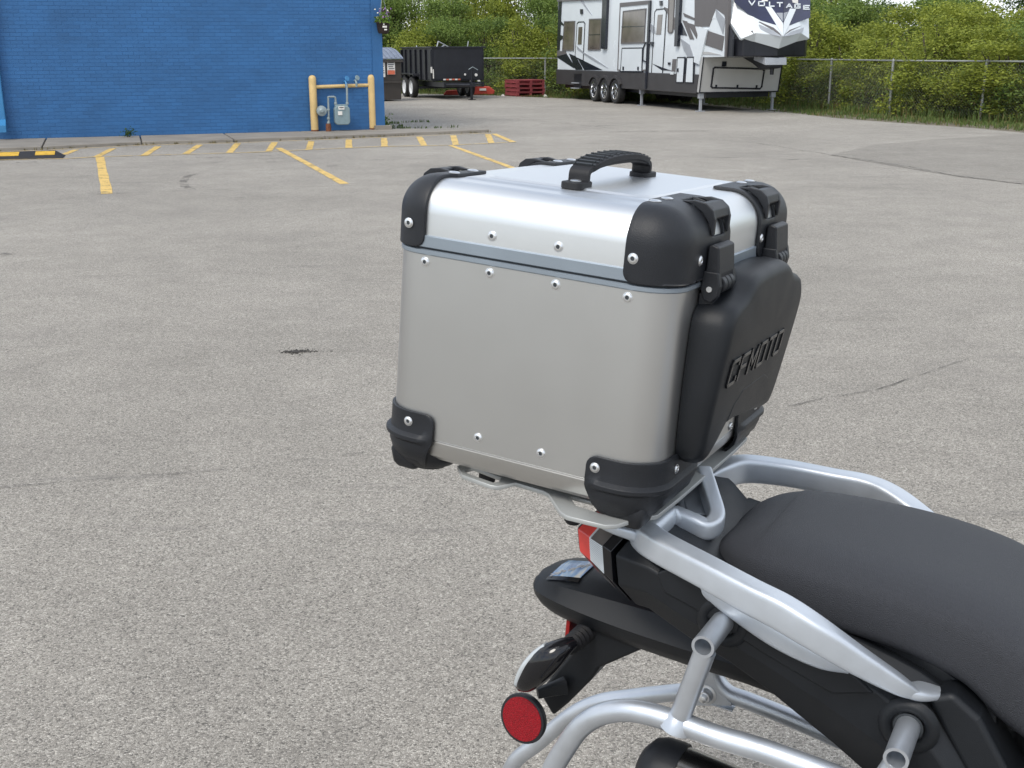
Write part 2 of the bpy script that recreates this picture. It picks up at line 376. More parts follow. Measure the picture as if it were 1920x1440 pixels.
def crom(pts, k=6):
    """Catmull-Rom through points of any dimension"""
    P = [np.array(p, float) for p in pts]; P = [2 * P[0] - P[1]] + P + [2 * P[-1] - P[-2]]; out = []
    for i in range(1, len(P) - 2):
        for j in range(k):
            t = j / k
            out.append(0.5 * (2 * P[i] + (P[i + 1] - P[i - 1]) * t + (2 * P[i - 1] - 5 * P[i] + 4 * P[i + 1] - P[i + 2]) * t * t + (3 * P[i] - P[i - 1] - 3 * P[i + 1] + P[i + 2]) * t ** 3))
    out.append(P[-2]); return out
def rrect(x0, x1, y0, y1, r, n=5):
    out = []
    for cx, cy, a0 in ((x1 - r, y0 + r, -90), (x1 - r, y1 - r, 0), (x0 + r, y1 - r, 90), (x0 + r, y0 + r, 180)):
        for k in range(n + 1):
            a = math.radians(a0 + 90 * k / n); out.append((cx + r * math.cos(a), cy + r * math.sin(a)))
    return out
def copy_child(o, parent, name=None):
    c = o.copy(); COL.objects.link(c); c.parent = parent; return c

# letters as strokes in a unit cell (x 0..1, y 0..1): wide squared lettering
GLY = {'V': [[(0, 1), (.5, 0), (1, 1)]], 'O': [[(0, .08), (0, .92), (.08, 1), (.92, 1), (1, .92), (1, .08), (.92, 0), (.08, 0), (0, .08)]],
       'L': [[(0, 1), (0, 0), (1, 0)]], 'T': [[(0, 1), (1, 1)], [(.5, 1), (.5, 0)]], 'A': [[(0, 0), (.5, 1), (1, 0)], [(.22, .3), (.78, .3)]],
       'G': [[(1, 1), (.08, 1), (0, .92), (0, .08), (.08, 0), (1, 0), (1, .5), (.5, .5)]], 'E': [[(1, 1), (0, 1), (0, 0), (1, 0)], [(0, .5), (.85, .5)]],
       'C': [[(1, .8), (1, 1), (.1, 1), (0, .9), (0, .1), (.1, 0), (1, 0), (1, .2)]], 'F': [[(0, 0), (0, .5), (.8, .5)], [(0, .5), (0, .9), (.1, 1), (1, 1)]],
       'M': [[(0, 0), (0, 1), (.5, .3), (1, 1), (1, 0)]], 'N': [[(0, 0), (0, 1), (1, 0), (1, 1)]]}
def letters(mb, text, fn, x0, y0, cw, ch, gap, sw, d0, d1, shear=0.0):
    x = x0
    for ch_ in text:
        for st in GLY[ch_]:
            pts = [(x + px * cw + shear * py * ch, y0 + py * ch) for px, py in st]
            for (ax, ay), (bx, by) in zip(pts, pts[1:]):
                L = math.hypot(bx - ax, by - ay); ux, uy = (bx - ax) / L, (by - ay) / L; h = sw / 2
                ax2, ay2, bx2, by2 = ax - ux * h * .9, ay - uy * h * .9, bx + ux * h * .9, by + uy * h * .9
                nx, ny = -uy * h, ux * h
                mb.prism([(ax2 + nx, ay2 + ny), (ax2 - nx, ay2 - ny), (bx2 - nx, by2 - ny), (bx2 + nx, by2 + ny)], fn, d0, d1)
        x += cw + gap

# ================================================================== SETTING
def flat(name, pts, z, M, parent=None):
    b = MB(); b.add([(p[0], p[1], z) for p in pts], [list(range(len(pts)))])
    return b.build(name, M, parent, smooth=0)
ground = tag(flat('ground', [(-900, -300), (900, -300), (900, 1500), (-900, 1500)], -0.02, M_DIRT), kind='structure')
lot_pts = [(-70, -40), (70, -40), (30, -10), (15.5, 8), (13.2, 15), (11.6, 19), (10.3, 22.6), (9.7, 24.6), (8.85, 26.2), (7.9, 28.3), (7.3, 31.2), (6.3, 34.6), (4.2, 38.6), (1.8, 41.0), (-0.6, 44.0), (-4, 46.5), (-12, 49), (-70, 60)]
lot = tag(flat('parking_lot', lot_pts, 0.0, M_ASPH), kind='structure')
def GP(px, py): p = G(px, py); return (p[0], p[1])
patch_px = [(1556, 291), (1640, 272), (1745, 262), (1925, 251), (2350, 262), (2350, 395), (1925, 346), (1800, 332)]
pp = [GP(*p) for p in patch_px]
asp2 = flat('asphalt_patch', pp, 0.004, M_ASPH2, lot)

def stripe(name, a, b, wa, wb, z=0.004, M=M_LINE, parent=lot):
    """painted stripe between two photo points, wa / wb metres wide"""
    A = np.array(GP(*a)); B = np.array(GP(*b)); d = (B - A) / np.linalg.norm(B - A); n = np.array([-d[1], d[0]])
    k = 10; L = []; R = []
    for i in range(k + 1):
        t = i / k; c = A + (B - A) * t; w = (wa + (wb - wa) * t) / 2
        L.append(c + n * (w + random.uniform(-.006, .006))); R.append(c - n * (w + random.uniform(-.006, .006)))
    return flat(name, L + R[::-1], z, M, parent)
HS = [((142, 281), (120, 290)), ((212, 278.5), (180, 295)), ((297, 274.6), (269, 292.5)), ((375, 271.6), (349, 288.4)), ((446, 269), (430, 286.5)),
      ((515, 267), (504, 283.3)), ((584, 264.6), (579, 280.6)), ((654, 261.8), (654, 277.3)), ((720, 259), (721, 275.2)), ((786, 256.6), (795.5, 273.6)),
      ((849.7, 254), (855, 271.8)), ((914.7, 251.6), (921.5, 268.2)), ((926, 251), (962, 266.5))]
for a, b in HS: stripe('hatch_stripe', a, b, .115, .115)
stripe('bay_line', (187, 294), (201, 363.5), .125, .125); stripe('bay_line', (522, 277.5), (646, 345), .11, .11); stripe('bay_line', (845, 272.8), (975, 320), .10, .10)
ol = [(-140, 303), (122, 298.2), (175, 295), (262, 292.2), (480, 286), (588, 280.8), (713, 275.3), (846, 272.8), (968, 266.6)]
for a, b in zip(ol, ol[1:]): stripe('lane_edge_line', a, b, .07, .07, 0.008, M_LINEF)
il = [(-140, 289.5), (79, 282.6), (266, 273), (440, 268.6), (632, 261.6), (916, 250.2)]
for a, b in zip(il, il[1:]): stripe('kerb_edge_line', a, b, .05, .05, 0.008, M_LINEF)

def crack(px, w, z=0.0055, jit=0.02, name='crack', M=M_CRACK):
    P = []
    for a, b in zip(px, px[1:]):
        A = np.array(GP(*a)); B = np.array(GP(*b)); n = max(4, int(np.linalg.norm(B - A) / 0.06))
        for i in range(n): P.append(A + (B - A) * i / n)
    off = 0; out = []
    for i, p in enumerate(P):
        off = off * .85 + random.gauss(0, jit); out.append(p + np.array([off * .4, off]))
    mb = MB(); vs = []
    for i, p in enumerate(out):
        d = out[min(i + 1, len(out) - 1)] - out[max(i - 1, 0)]; d = d / (np.linalg.norm(d) + 1e-9); n = np.array([-d[1], d[0]])
        ww = w * random.uniform(.15, 1.0) * (0.0 if random.random() < .12 else 1) * .5
        vs += [(*(p + n * ww), z), (*(p - n * ww), z)]
    mb.add(vs, [(2 * i, 2 * i + 1, 2 * i + 3, 2 * i + 2) for i in range(len(out) - 1)])
    mb.build(name, M, lot, smooth=0)
crack([(1815, 674), (1740, 700), (1640, 733), (1560, 745), (1460, 765)], .007, jit=.006)
crack([(0, 916), (180, 901), (300, 893), (430, 882), (560, 866), (712, 848)], .0045, jit=.004)
crack([(110, 367), (201, 365), (460, 353), (620, 350), (760, 344)], .014)
crack([(1560, 291), (1700, 312), (1800, 331), (1925, 347)], .03)
crack([(1140, 248), (1240, 246), (1335, 246)], .07)
crack([(1200, 262), (1330, 262), (1420, 268), (1560, 291)], .02)
crack([(740, 222), (860, 221), (1000, 226), (1140, 240)], .03)
crack([(0, 326), (40, 322), (160, 318)], .016)
crack([(1290, 322), (1480, 326), (1700, 335)], .012)
crack([(1500, 350), (1660, 352), (1900, 368)], .010)
# curved tyre scrape
arc = [(372, 326), (352, 330), (343, 341), (347, 350), (362, 356)]
for a, b in zip(arc, arc[1:]): stripe('tyre_scuff', a, b, .10, .10, 0.0045, M_SKID)
for a, b in (((368, 296.5), (420, 295.5)), ((300, 292), (332, 291.5)), ((395, 306), (428, 305))): stripe('tyre_scuff', a, b, .16, .16, 0.012, M_SKID)
random.seed(21)
for px, py in ((486, 292), (505, 297), (540, 293), (552, 301), (498, 304), (30, 305), (610, 312), (700, 300), (1010, 232), (1080, 228), (1120, 236), (955, 228), (1190, 252), (1400, 258), (1460, 300), (1340, 296), (150, 330), (90, 345), (420, 372)):
    w_px = random.uniform(18, 46); stripe('tyre_scuff', (px, py), (px + w_px, py + random.uniform(-1.2, 1.2)), random.uniform(.04, .12), random.uniform(.04, .1), .0045, M_SKID)
for a, b in (((0, 412), (6, 409)), ((0, 476), (22, 478))): stripe('tyre_scuff', a, b, .10, .10, 0.0045, M_SKID)

# ---- brick building
WZ = 0.06
W0 = G(80, 258.7, WZ)[:2]; W1 = G(692, 242.8, WZ)[:2]
we = (W1 - W0) / np.linalg.norm(W1 - W0); wn = np.array([we[1], -we[0]])      # wn points toward the camera side
if wn @ (CAM[:2] - W0) < 0: wn = -wn
def wall_s(px, py=200, off=0.0):
    """photo pixel -> (distance along the wall from W0, height) on the plane off metres proud of the wall"""
    d = ray(px, py); n3 = np.array([wn[0], wn[1], 0.0]); P0 = np.array([W0[0], W0[1], 0.0]) + n3 * off
    t = ((P0 - CAM) @ n3) / (d @ n3); p = CAM + t * d; return ((p[:2] - W0) @ we, p[2])
def WP(s, z, off=0.0): q = W0 + we * s + wn * off; return (q[0], q[1], z)
S_R = wall_s(718)[0]; S_L = -16.0; HB = 4.3
BM4 = Matrix(((we[0], -wn[0], 0, W0[0]), (we[1], -wn[1], 0, W0[1]), (0, 0, 1, 0), (0, 0, 0, 1)))   # local x along wall, y into the building
bld = empty('brick_building', M4=BM4)
tag(bld, 'single storey brick building painted all over in bright blue, left of the lot', 'building')
b = MB(); b.box(((S_L + S_R) / 2, 6.0 + .001, HB / 2 + .0), (S_R - S_L, 12, HB)); b.build('wall', M_MORTAR, bld, smooth=0)
b = MB(); b.box(((S_L + S_R) / 2, 6.0, HB + .06), (S_R - S_L + .1, 12.1, .12)); b.build('roof_coping', M_TRIM, bld, smooth=0)
BL, BH, ML = 0.203, 0.0677, 0.008
rows = int((HB - WZ) / BH)
br = []
for r in range(rows):
    z = WZ + (r + .5) * BH; head = (r % 6 == 5)
    x = S_R - (BL / 2 if r % 2 else BL)
    while x > S_L:
        br.append((x, z)); x -= BL
bx = MB(); bx.box((0, 0, 0), (BL - ML, .014, BH - ML)); brick0 = bx.build('brick', M_BRICK, bld, smooth=0)
def seen(x, z):
    p = WP(x, z); px = 960 + FPX * ((np.array(p) - CAM) @ rt) / ((np.array(p) - CAM) @ fw); return px > -5 and z < 2.75
vis = sorted([q for q in br if seen(*q) and wall_s(582)[0] > q[0]], key=lambda q: q[0] ** 2 * .02 + q[0])
first = set(vis[:299]); used0 = False
st = MB()
for x, z in br:
    dy = .0050 + random.uniform(-.0008, .0008)
    if (x, z) in first:
        if not used0: brick0.location = (x, dy, z); used0 = True
        else:
            c = brick0.copy(); COL.objects.link(c); c.parent = bld; c.location = (x, dy, z)
    else: st.box((x, dy, z), (BL - ML, .014, BH - ML))
tag(st.build('brick_field', M_BRICK, bld, smooth=0), kind='stuff')
# painted corner pier strip and return
s702 = wall_s(702)[0]
b = MB(); b.box(((s702 + S_R) / 2 + .012, -.018, HB / 2), (S_R - s702 + .03, .012, HB - .2)); b.build('corner_strip', M_MORTAR, bld, smooth=0)
# downspout at far left
sdp = wall_s(2)[0]
b = MB(); b.prism(rrect(sdp - .14, sdp + .06, -.13, -.025, .02), lambda x, y, d: (x, y, d), .42, HB - .1)
b.prism([(sdp - .14, -.13), (sdp + .06, -.13), (sdp + .06, -.30), (sdp - .14, -.30)], lambda x, y, d: (x, y, d - (abs(y) - .13) * .6), .30, .42)
b.build('downspout', M_BLUE2, bld, smooth=30)
b = MB(); b.box(((s702 + S_R) / 2 + .05, -.10, WZ + .03), (.34, .16, .10)); b.build('footing', M_CONC, bld, smooth=0)

# ---- raised concrete walk, slab by slab
walk = empty('pavement'); tag(walk, kind='structure')
fpx = [(-700, 306), (-240, 293), (79.5, 281), (266, 271.6), (439, 267.2), (610, 260.8), (775, 254), (919, 248.2)]
sb = [-16.0, wall_s(-240)[0] + .3, wall_s(80)[0], wall_s(257.5)[0], wall_s(416)[0], wall_s(560)[0], wall_s(692)[0], S_R + .55]
for i in range(len(fpx) - 1):
    A = np.array(GP(*fpx[i])); B = np.array(GP(*fpx[i + 1])); Cc = np.array(WP(sb[i + 1], 0, -.03)[:2]); D = np.array(WP(sb[i], 0, -.03)[:2])
    g = .014; dA = (B - A) / np.linalg.norm(B - A); dD = (Cc - D) / np.linalg.norm(Cc - D)
    q = [A + dA * g, B - dA * g, Cc - dD * g, D + dD * g]
    mb = MB(); mb.prism([tuple(p) for p in q], lambda x, y, d: (x, y, d), -.015, WZ - .002 + random.uniform(-.004, .004))
    mb.build('pavement_slab', M_CONC, walk, smooth=0, bevel=.008)

# blades of grass and weeds
def blades(mb, base, n, h, r, lean=.5, w=.006):
    for _ in range(n):
        a = random.uniform(0, 6.283); rr = r * math.sqrt(random.random()); x = base[0] + rr * math.cos(a); y = base[1] + rr * math.sin(a); z = base[2]
        hh = h * random.uniform(.4, 1); d = random.uniform(0, 6.283); l = hh * lean * random.random()
        tx, ty = x + l * math.cos(d), y + l * math.sin(d); px_, py_ = -math.sin(d) * w, math.cos(d) * w
        mb.add([(x - px_, y - py_, z), (x + px_, y + py_, z), ((x + tx) / 2 + px_ * .8, (y + ty) / 2 + py_ * .8, z + hh * .6), (tx, ty, z + hh), ((x + tx) / 2 - px_ * .8, (y + ty) / 2 - py_ * .8, z + hh * .6)], [(0, 1, 2, 3, 4)])
def leaf(mb, c, s, nrm=None):
    d = Vector((random.gauss(0, 1), random.gauss(0, 1), random.gauss(0, .7) + .35)).normalized() if nrm is None else nrm
    x = d.orthogonal().normalized(); x.rotate(Matrix.Rotation(random.uniform(0, 6.28), 3, d)); y = d.cross(x); c = Vector(c)
    mb.add([c - x * s * .55, c + y * s * .30, c + x * s * .55, c - y * s * .30], [(0, 1, 2, 3)])
cw = MB()
for i in range(len(fpx) - 1):
    A = np.array(GP(*fpx[i])); B = np.array(GP(*fpx[i + 1])); L = np.linalg.norm(B - A)
    for k in range(int(L / .035)):
        t = random.random(); p = A + (B - A) * t
        dens = .5 + .5 * math.sin(p[0] * 3.1) * math.sin(p[0] * 1.3 + 1)
        if random.random() < dens: blades(cw, (p[0], p[1] - .015, 0), 3, .05, .03)
tag(cw.build('kerb_weeds', M_DRY, None, smooth=0), 'thin line of weeds growing in the joint along the pavement edge', 'weeds', kind='stuff')
def plant(name, px, py, z, h, r, n, label, M=M_WEED, stem=True, leafsize=.05):
    p = G(px, py, z); root = empty(name, (p[0], p[1], z)); tag(root, label, 'plant')
    m1 = MB(); m2 = MB()
    for k in range(max(3, n // 14)):
        a = random.uniform(0, 6.28); hh = h * random.uniform(.6, 1); e = (r * math.cos(a) * .7, r * math.sin(a) * .7, hh)
        m1.tube([(0, 0, 0), (e[0] * .3, e[1] * .3, hh * .6), e], [.006, .004, .002], 5)
        for _ in range(14):
            t = random.uniform(.2, 1); leaf(m2, (e[0] * t + random.gauss(0, r * .25), e[1] * t + random.gauss(0, r * .25), hh * t + random.gauss(0, .02)), leafsize * random.uniform(.6, 1.3))
    m1.build('stem', M, root, smooth=0); m2.build('leaves', M, root, smooth=0); return root
plant('weed_plant', 724, 243, 0.0, .38, .14, 90, 'bright green leafy weed at the foot of the blue building corner')
plant('weed_plant', 239, 256.5, WZ, .16, .17, 150, 'dark low weed tuft against the blue wall on the pavement', M_LEAFD, leafsize=.035)
gt = MB()
for px, py, n in ((738, 232, 40), (743, 237, 30), (750, 241, 30), (760, 241.5, 12), (780, 229, 14), (800, 229, 10), (762, 229.5, 16), (735, 241, 12), (790, 240.5, 10), (820, 240, 8), (850, 239.5, 8)):
    p = G(px, py); blades(gt, (p[0], p[1], 0), n, .07, .16, .8, .012)
tag(gt.build('grass_tufts', M_GRASS, None, smooth=0), 'small grass tufts growing in pavement cracks beside the building corner', 'grass', kind='stuff')

# ---- yellow guard rail round the gas meter
def gpost(px, py): p = G(px, py, WZ); return Vector((p[0], p[1], WZ))
A = gpost(590.5, 246); B = gpost(699, 242.5)
gr = empty('bollard_guard', (A + B) / 2); tag(gr, 'cream yellow pipe guard of two posts and one rail protecting the gas meter', 'guard rail')
gi = Matrix.Translation(-(A + B) / 2)
for P in (A, B):
    P = gi @ P
    mb = MB(); mb.lathe([(.074, .02), (.074, 1.02), (.066, 1.055), (.045, 1.078), (.015, 1.088), (.001, 1.09)], P, (0, 0, 1), 20); po = mb.build('post', M_YEL, gr, smooth=40)
    mb = MB(); mb.lathe([(.078, 0), (.077, .022), (.0745, .03)], P, (0, 0, 1), 20); mb.build('rusty_base', M_RUST, po, smooth=40)
mb = MB(); mb.cyl(gi @ (A + Vector((0, 0, .86))), gi @ (B + Vector((0, 0, .88))), .036, 14); mb.build('rail', M_YEL, gr, smooth=40)

# ---- gas meter
def wl(px, py, off): s, z = wall_s(px, py, off); return Vector((s, -off, z))
gm = empty('gas_meter', M4=BM4); tag(gm, 'grey gas meter with looped pipe and round regulator on the blue wall', 'gas meter')
c0 = wl(626, 196, .25); c1 = wl(656, 233.5, .25)
mb = MB(); mb.prism(rrect(c0.x, c1.x, c1.z, c0.z - .03, .07, 6), lambda x, y, d: (x, d, y), -.33, -.15); mb.build('meter_body', M_METER, gm, bevel=.02, seg=3)
mb = MB(); mb.prism(rrect(c0.x + .02, c1.x - .03, c0.z - .10, c0.z, .03, 4), lambda x, y, d: (x, d, y), -.30, -.17); mb.build('meter_top', M_METER, gm, bevel=.01)
a = wl(634.5, 200, .34); mb = MB(); mb.box((a.x + .06, -.336, a.z - .025), (.12, .01, .065)); mb.build('meter_dial', M_LABEL, gm, smooth=0)
mb = MB(); mb.box((a.x + .06, -.343, a.z - .018), (.085, .004, .02)); mb.build('dial_numbers', M_INK, gm, smooth=0)
a = wl(633.5, 209, .34); mb = MB(); mb.box((a.x + .045, -.336, a.z - .035), (.085, .01, .075)); mb.build('label', M_LABEL, gm, smooth=0)
p = [wl(616.5, 236, .24), wl(615.5, 186, .24), wl(615, 182, .24), wl(617, 181.6, .24), wl(626, 181.4, .24), wl(628.3, 182.5, .24), wl(629, 186, .24), wl(629.5, 197, .24)]
mb = MB(); mb.tube(p, .021, 10); mb.build('pipe', M_PIPE, gm)
for q in (wl(616, 222, .24), wl(615.7, 206, .24), wl(629.2, 194, .24), wl(651, 194, .24), wl(616, 230, .24)):
    mb = MB(); mb.lathe([(.03, -.022), (.034, -.012), (.034, .012), (.03, .022)], q, (0, 0, 1), 10); mb.build('pipe_nut', M_PIPE, gm)
mb = MB(); mb.tube([wl(651, 197, .24), wl(650.5, 168, .24), wl(650, 160, .24), wl(650, 158, .15), wl(650, 158, .0)], .021, 10); mb.build('outlet_pipe', M_PIPE, gm)
q = wl(603.2, 208, .24); mb = MB(); mb.lathe([(.03, .07), (.05, .04), (.095, .03), (.105, .012), (.105, -.012), (.095, -.03), (.05, -.04), (.028, -.06)], q, (0.1, 1, .0), 22); mb.build('regulator', M_PIPE, gm)
mb = MB(); mb.cyl(q, wl(616, 206, .24), .022, 10); mb.build('regulator_pipe', M_PIPE, gm)
q = wl(616, 240, .24); mb = MB(); mb.lathe([(.05, .06), (.055, 0), (.055, -.09)], (q.x, q.y, WZ + .09), (0, 0, 1), 14); mb.build('base_sleeve', M_RUST, gm)
# hose taps above the rail
for (px, py, lab, M_) in ((646, 152.5, 'blue painted valve on the wall above the guard rail', M_BLUE2), (665, 151, 'grey valve with round handle on the wall above the guard rail', M_METER)):
    q = wl(px, py, .0); tp = empty('wall_valve', M4=BM4); tag(tp, lab, 'valve')
    mb = MB(); mb.tube([q, q + Vector((0, -.12, 0)), q + Vector((0, -.16, -.05)), q + Vector((.0, -.16, -.12))], .022, 8); mb.build('spout', M_, tp)
    mb = MB(); mb.lathe([(.05, -.01), (.055, 0), (.05, .01)], q + Vector((.03, -.13, .055)), (.5, -1, .3), 12); mb.build('handle', M_, tp)

# ---- speed bump lying at the left edge
p1 = np.array(GP(116, 297)); d_ = np.array(GP(-300, 309)) - p1; d_ /= np.linalg.norm(d_)
if d_[0] > 0: d_ = -d_
sbn = np.array([-d_[1], d_[0]]);
if sbn[1] < 0: sbn = -sbn
SB4 = Matrix(((d_[0], sbn[0], 0, p1[0]), (d_[1], sbn[1], 0, p1[1]), (0, 0, 1, 0), (0, 0, 0, 1)))
bump = empty('speed_bump', M4=SB4); tag(bump, 'black rubber speed bump with raised yellow panels at the left edge of the lot', 'speed bump')
prof = [(0, .0), (.02, .022), (.07, .040), (.37, .098), (.50, .085), (.60, .03), (.62, .0)]
def ringb(x, k): return [(x, .30 + (y - .30) * (1 if k > 0 else .98), z * k) for y, z in prof] + [(x, .60, -.003), (x, 0, -.003)]
mb = MB(); mb.loft([ringb(-.02, .1), ringb(.10, .95), ringb(.13, 1), ringb(3.2, 1)]); mb.build('bump_body', M_BLACKP, bump, smooth=40)
for k in range(6):
    x0 = .11 + k * .53
    for y0, z0, y1, z1 in ((.035, .015, .135, .0505),):
        mb = MB(); mb.add([(x0, .12, .056), (x0 + .29, .12, .056), (x0 + .29, .32, .095), (x0, .32, .095), (x0, .12, .03), (x0 + .29, .12, .03), (x0 + .29, .32, .07), (x0, .32, .07)], [(0, 1, 2, 3), (4, 7, 6, 5), (0, 4, 5, 1), (1, 5, 6, 2), (2, 6, 7, 3), (3, 7, 4, 0)])
        mb.build('yellow_panel', M_BUMPY, bump, smooth=0)

# ---- hanging basket on the building corner
q = wall_s(717, 55); bk = empty('hanging_basket', WP(S_R + .02, 0, .18)); tag(bk, 'dark hanging flower basket with white print on the corner of the blue building', 'flower basket')
zb = 1.6 + (95 - 66) / 2236 * 26.1
mb = MB(); mb.lathe([(.02, 0), (.09, .0), (.115, .05), (.135, .20), (.142, .205), (.142, .22), (.125, .22), (.12, .20)], (0, 0, zb), (0, 0, 1), 20); mb.build('pot', M_BASKET, bk, smooth=50)
mb = MB(); mb.box((.045, -.127, zb + .13), (.085, .012, .035)); mb.box((.06, -.122, zb + .075), (.055, .012, .025)); mb.box((.03, -.132, zb + .175), (.03, .012, .025)); mb.build('printed_mark', M_LABEL, bk, smooth=0)
mb = MB()
for _ in range(170):
    a = random.uniform(0, 6.28); r_ = .17 * math.sqrt(random.random()); leaf(mb, (r_ * math.cos(a), r_ * math.sin(a), zb + .2 + random.random() * .22 * (1 - r_ * 3)), .06)
mb.build('leaves', M_WEED, bk, smooth=0)
for M_, nm, nn in ((M_PETALP, 'purple_flowers', 50), (M_PETALW, 'cream_flowers', 22)):
    mb = MB()
    for _ in range(nn):
        a = random.uniform(0, 6.28); r_ = .16 * math.sqrt(random.random()); cx = (.04 if nm[0] == 'p' else -.05)
        leaf(mb, (cx + r_ * math.cos(a), r_ * math.sin(a), zb + .28 + random.random() * .2), .04)
    mb.build(nm, M_, bk, smooth=0)
mb = MB()
for a in (0, 2.1, 4.2): mb.cyl((.13 * math.cos(a), .13 * math.sin(a), zb + .21), (0, 0, zb + .75), .004, 5)
mb.cyl((0, 0, zb + .75), (0, 0, zb + 1.0), .004, 5); mb.build('hanger_wires', M_PIPE, bk)
mb = MB(); mb.tube([(-.10, .17, zb + .85), (-.05, .1, zb + 1.0), (0, 0, zb + 1.0)], .012, 8); mb.build('bracket', M_TRBLK, bk)

# ---- brown dumpster behind the building corner
th = math.radians(24)
dm = empty('dumpster', (-3.62, 39.4, 0), th + 0.0); tag(dm, 'brown steel dumpster with ribbed lid and pasted notices behind the blue building', 'dumpster')
mb = MB(); mb.prism([(0, .05), (-1.85, .05), (-1.85, 1.33), (0, 1.33)], lambda x, y, d: (x + (.0 if y < 1 else .0), d * (1.0 if y > 1 else .86) + (.0 if y > 1 else .08), y), 0, 1.35)
mb.build('bin', M_DUMP, dm, bevel=.015)
mb = MB(); mb.box((-.925, -.03, 1.29), (1.95, .07, .08)); mb.build('rim', M_DUMP, dm, bevel=.01)
mb = MB(); mb.box((-.925, -.0, .62), (1.86, .035, .05)); mb.build('stiffener', M_DUMP, dm)
def lidf(x, y, d): return (x, y, 1.35 + .32 * math.sin(min(1, max(0, y + .08) / 1.1) * 1.5) + d)
mb = MB()
ys = [-.08, .1, .3, .5, .7, .95, 1.2, 1.42]
mb.loft([[lidf(-1.9, y, 0), lidf(.05, y, 0), lidf(.05, y, .03), lidf(-1.9, y, .03)] for y in ys]); mb.build('lid', M_DLID, dm, smooth=40)
for k in range(12):
    x0 = -1.82 + k * .16; mb = MB(); mb.loft([[lidf(x0, y, .03), lidf(x0 + .05, y, .03), lidf(x0 + .045, y, .055), lidf(x0 + .005, y, .055)] for y in ys]); mb.build('lid_rib', M_LABEL if 0 else M_DLID, dm, smooth=40)
for x0, z0, w_, h_, M_ in ((-.72, .78, .26, .46, M_LABEL), (-.38, .86, .27, .42, M_LABEL)):
    mb = MB(); mb.box((x0 + .02, -.012, z0 + h_ / 2), (w_, .012, h_)); nt_ = mb.build('notice', M_, dm, smooth=0)
    mb = MB()
    for k in range(5): mb.box((x0 + .02 + random.uniform(-.02, .02), -.020, z0 + h_ * (.9 - .15 * k)), (w_ * random.uniform(.5, .8), .004, .028))
    mb.build('print', M_INK, nt_, smooth=0)
mb = MB(); mb.box((-.36, -.022, .93), (.25, .004, .13)); mb.build('orange_warning', M_LABRED, dm, smooth=0)

# ---- black dump trailer
C1 = np.array([-2.66, 40.5]); tx = np.array([.937, .35]); ty = np.array([-.35, .937])
TM = Matrix(((tx[0], ty[0], 0, C1[0]), (tx[1], ty[1], 0, C1[1]), (0, 0, 1, 0), (0, 0, 0, 1)))
tr = empty('dump_trailer', M4=TM); tag(tr, 'black tandem axle dump trailer loaded with scrap behind the blue building', 'trailer')
W_, L_ = 1.85, 3.9; zb_, zt_ = .62, 1.70
mb = MB()
mb.box((W_ / 2, L_ / 2, zb_ + .02), (W_, L_, .06)); mb.box((.02, L_ / 2, (zb_ + zt_) / 2), (.04, L_, zt_ - zb_)); mb.box((W_ - .02, L_ / 2, (zb_ + zt_) / 2), (.04, L_, zt_ - zb_))
mb.box((W_ / 2, .02, (zb_ + zt_) / 2), (W_ - .082, .04, zt_ - zb_)); mb.box((W_ / 2, L_ - .02, (zb_ + zt_) / 2), (W_ - .082, .04, zt_ - zb_)); mb.build('dump_body', M_TRBLK, tr, smooth=0, bevel=.008)
for y in (.06, .75, 1.4, 2.05, 2.7, 3.35, 3.85): mb = MB(); mb.box((-.03, y, (zb_ + zt_) / 2 - .02), (.06, .09, zt_ - zb_ - .06)); mb.build('side_post', M_TRBLK, tr, smooth=0, bevel=.008)
mb = MB(); mb.box((-.02, L_ / 2, zt_ + .02), (.09, L_ + .06, .05)); mb.box((W_ + .02, L_ / 2, zt_ + .02), (.09, L_ + .06, .05)); mb.box((W_ / 2, -.0, zt_ + .02), (W_ - .05, .08, .05)); mb.build('top_rail', M_TRBLK, tr, smooth=0, bevel=.01)
mb = MB(); mb.box((.25, L_ / 2 - .3, .5), (.1, L_ + .6, .16)); mb.box((W_ - .25, L_ / 2 - .3, .5), (.1, L_ + .6, .16)); mb.box((W_ / 2, -.55, .5), (W_ - .6, .1, .14)); mb.box((W_ / 2, 2.4, .36), (W_ + .1, .1, .08)); mb.box((W_ / 2, 1.95 - .4, .36), (W_ + .1, .1, .08))
mb.build('chassis', M_TRBLK, tr, smooth=0)
mb = MB(); mb.tube([(.3, -.6, .5), (W_ / 2, -1.4, .5)], .05, 8); mb.tube([(W_ - .3, -.6, .5), (W_ / 2, -1.4, .5)], .05, 8); mb.box((W_ / 2, -1.5, .52), (.12, .25, .12)); mb.build('tongue', M_TRBLK, tr)
mb = MB(); mb.cyl((W_ / 2 + .15, -.95, .02), (W_ / 2 + .15, -.95, .95), .045, 10); mb.box((W_ / 2 + .15, -.95, .012), (.22, .22, .024)); mb.build('jack', M_TRBLK, tr)
mb = MB(); mb.tube([(W_ / 2 + .05, -.95, 1.0), (W_ / 2 + .2, -.95, 1.08), (W_ / 2 + .38, -.95, .98)], .014, 6); mb.build('jack_crank', M_PIPE, tr)
for x in (-.13, W_ + .13):
    for y in (1.98, 2.88):
        mb = MB(); mb.lathe([(.24, -.10), (.34, -.10), (.365, -.07), (.365, .07), (.34, .10), (.24, .10)], (x, y, .365), (1, 0, 0), 28, False); wh = mb.build('wheel', M_TYRE, tr, smooth=40)
        mb = MB(); mb.lathe([(.01, -.05), (.12, -.06), (.19, -.03), (.245, -.095), (.245, .095), (.1, .05), (.01, .05)], (x, y, .365), (1, 0, 0), 20); mb.build('rim', M_WHEELW, wh, smooth=40)
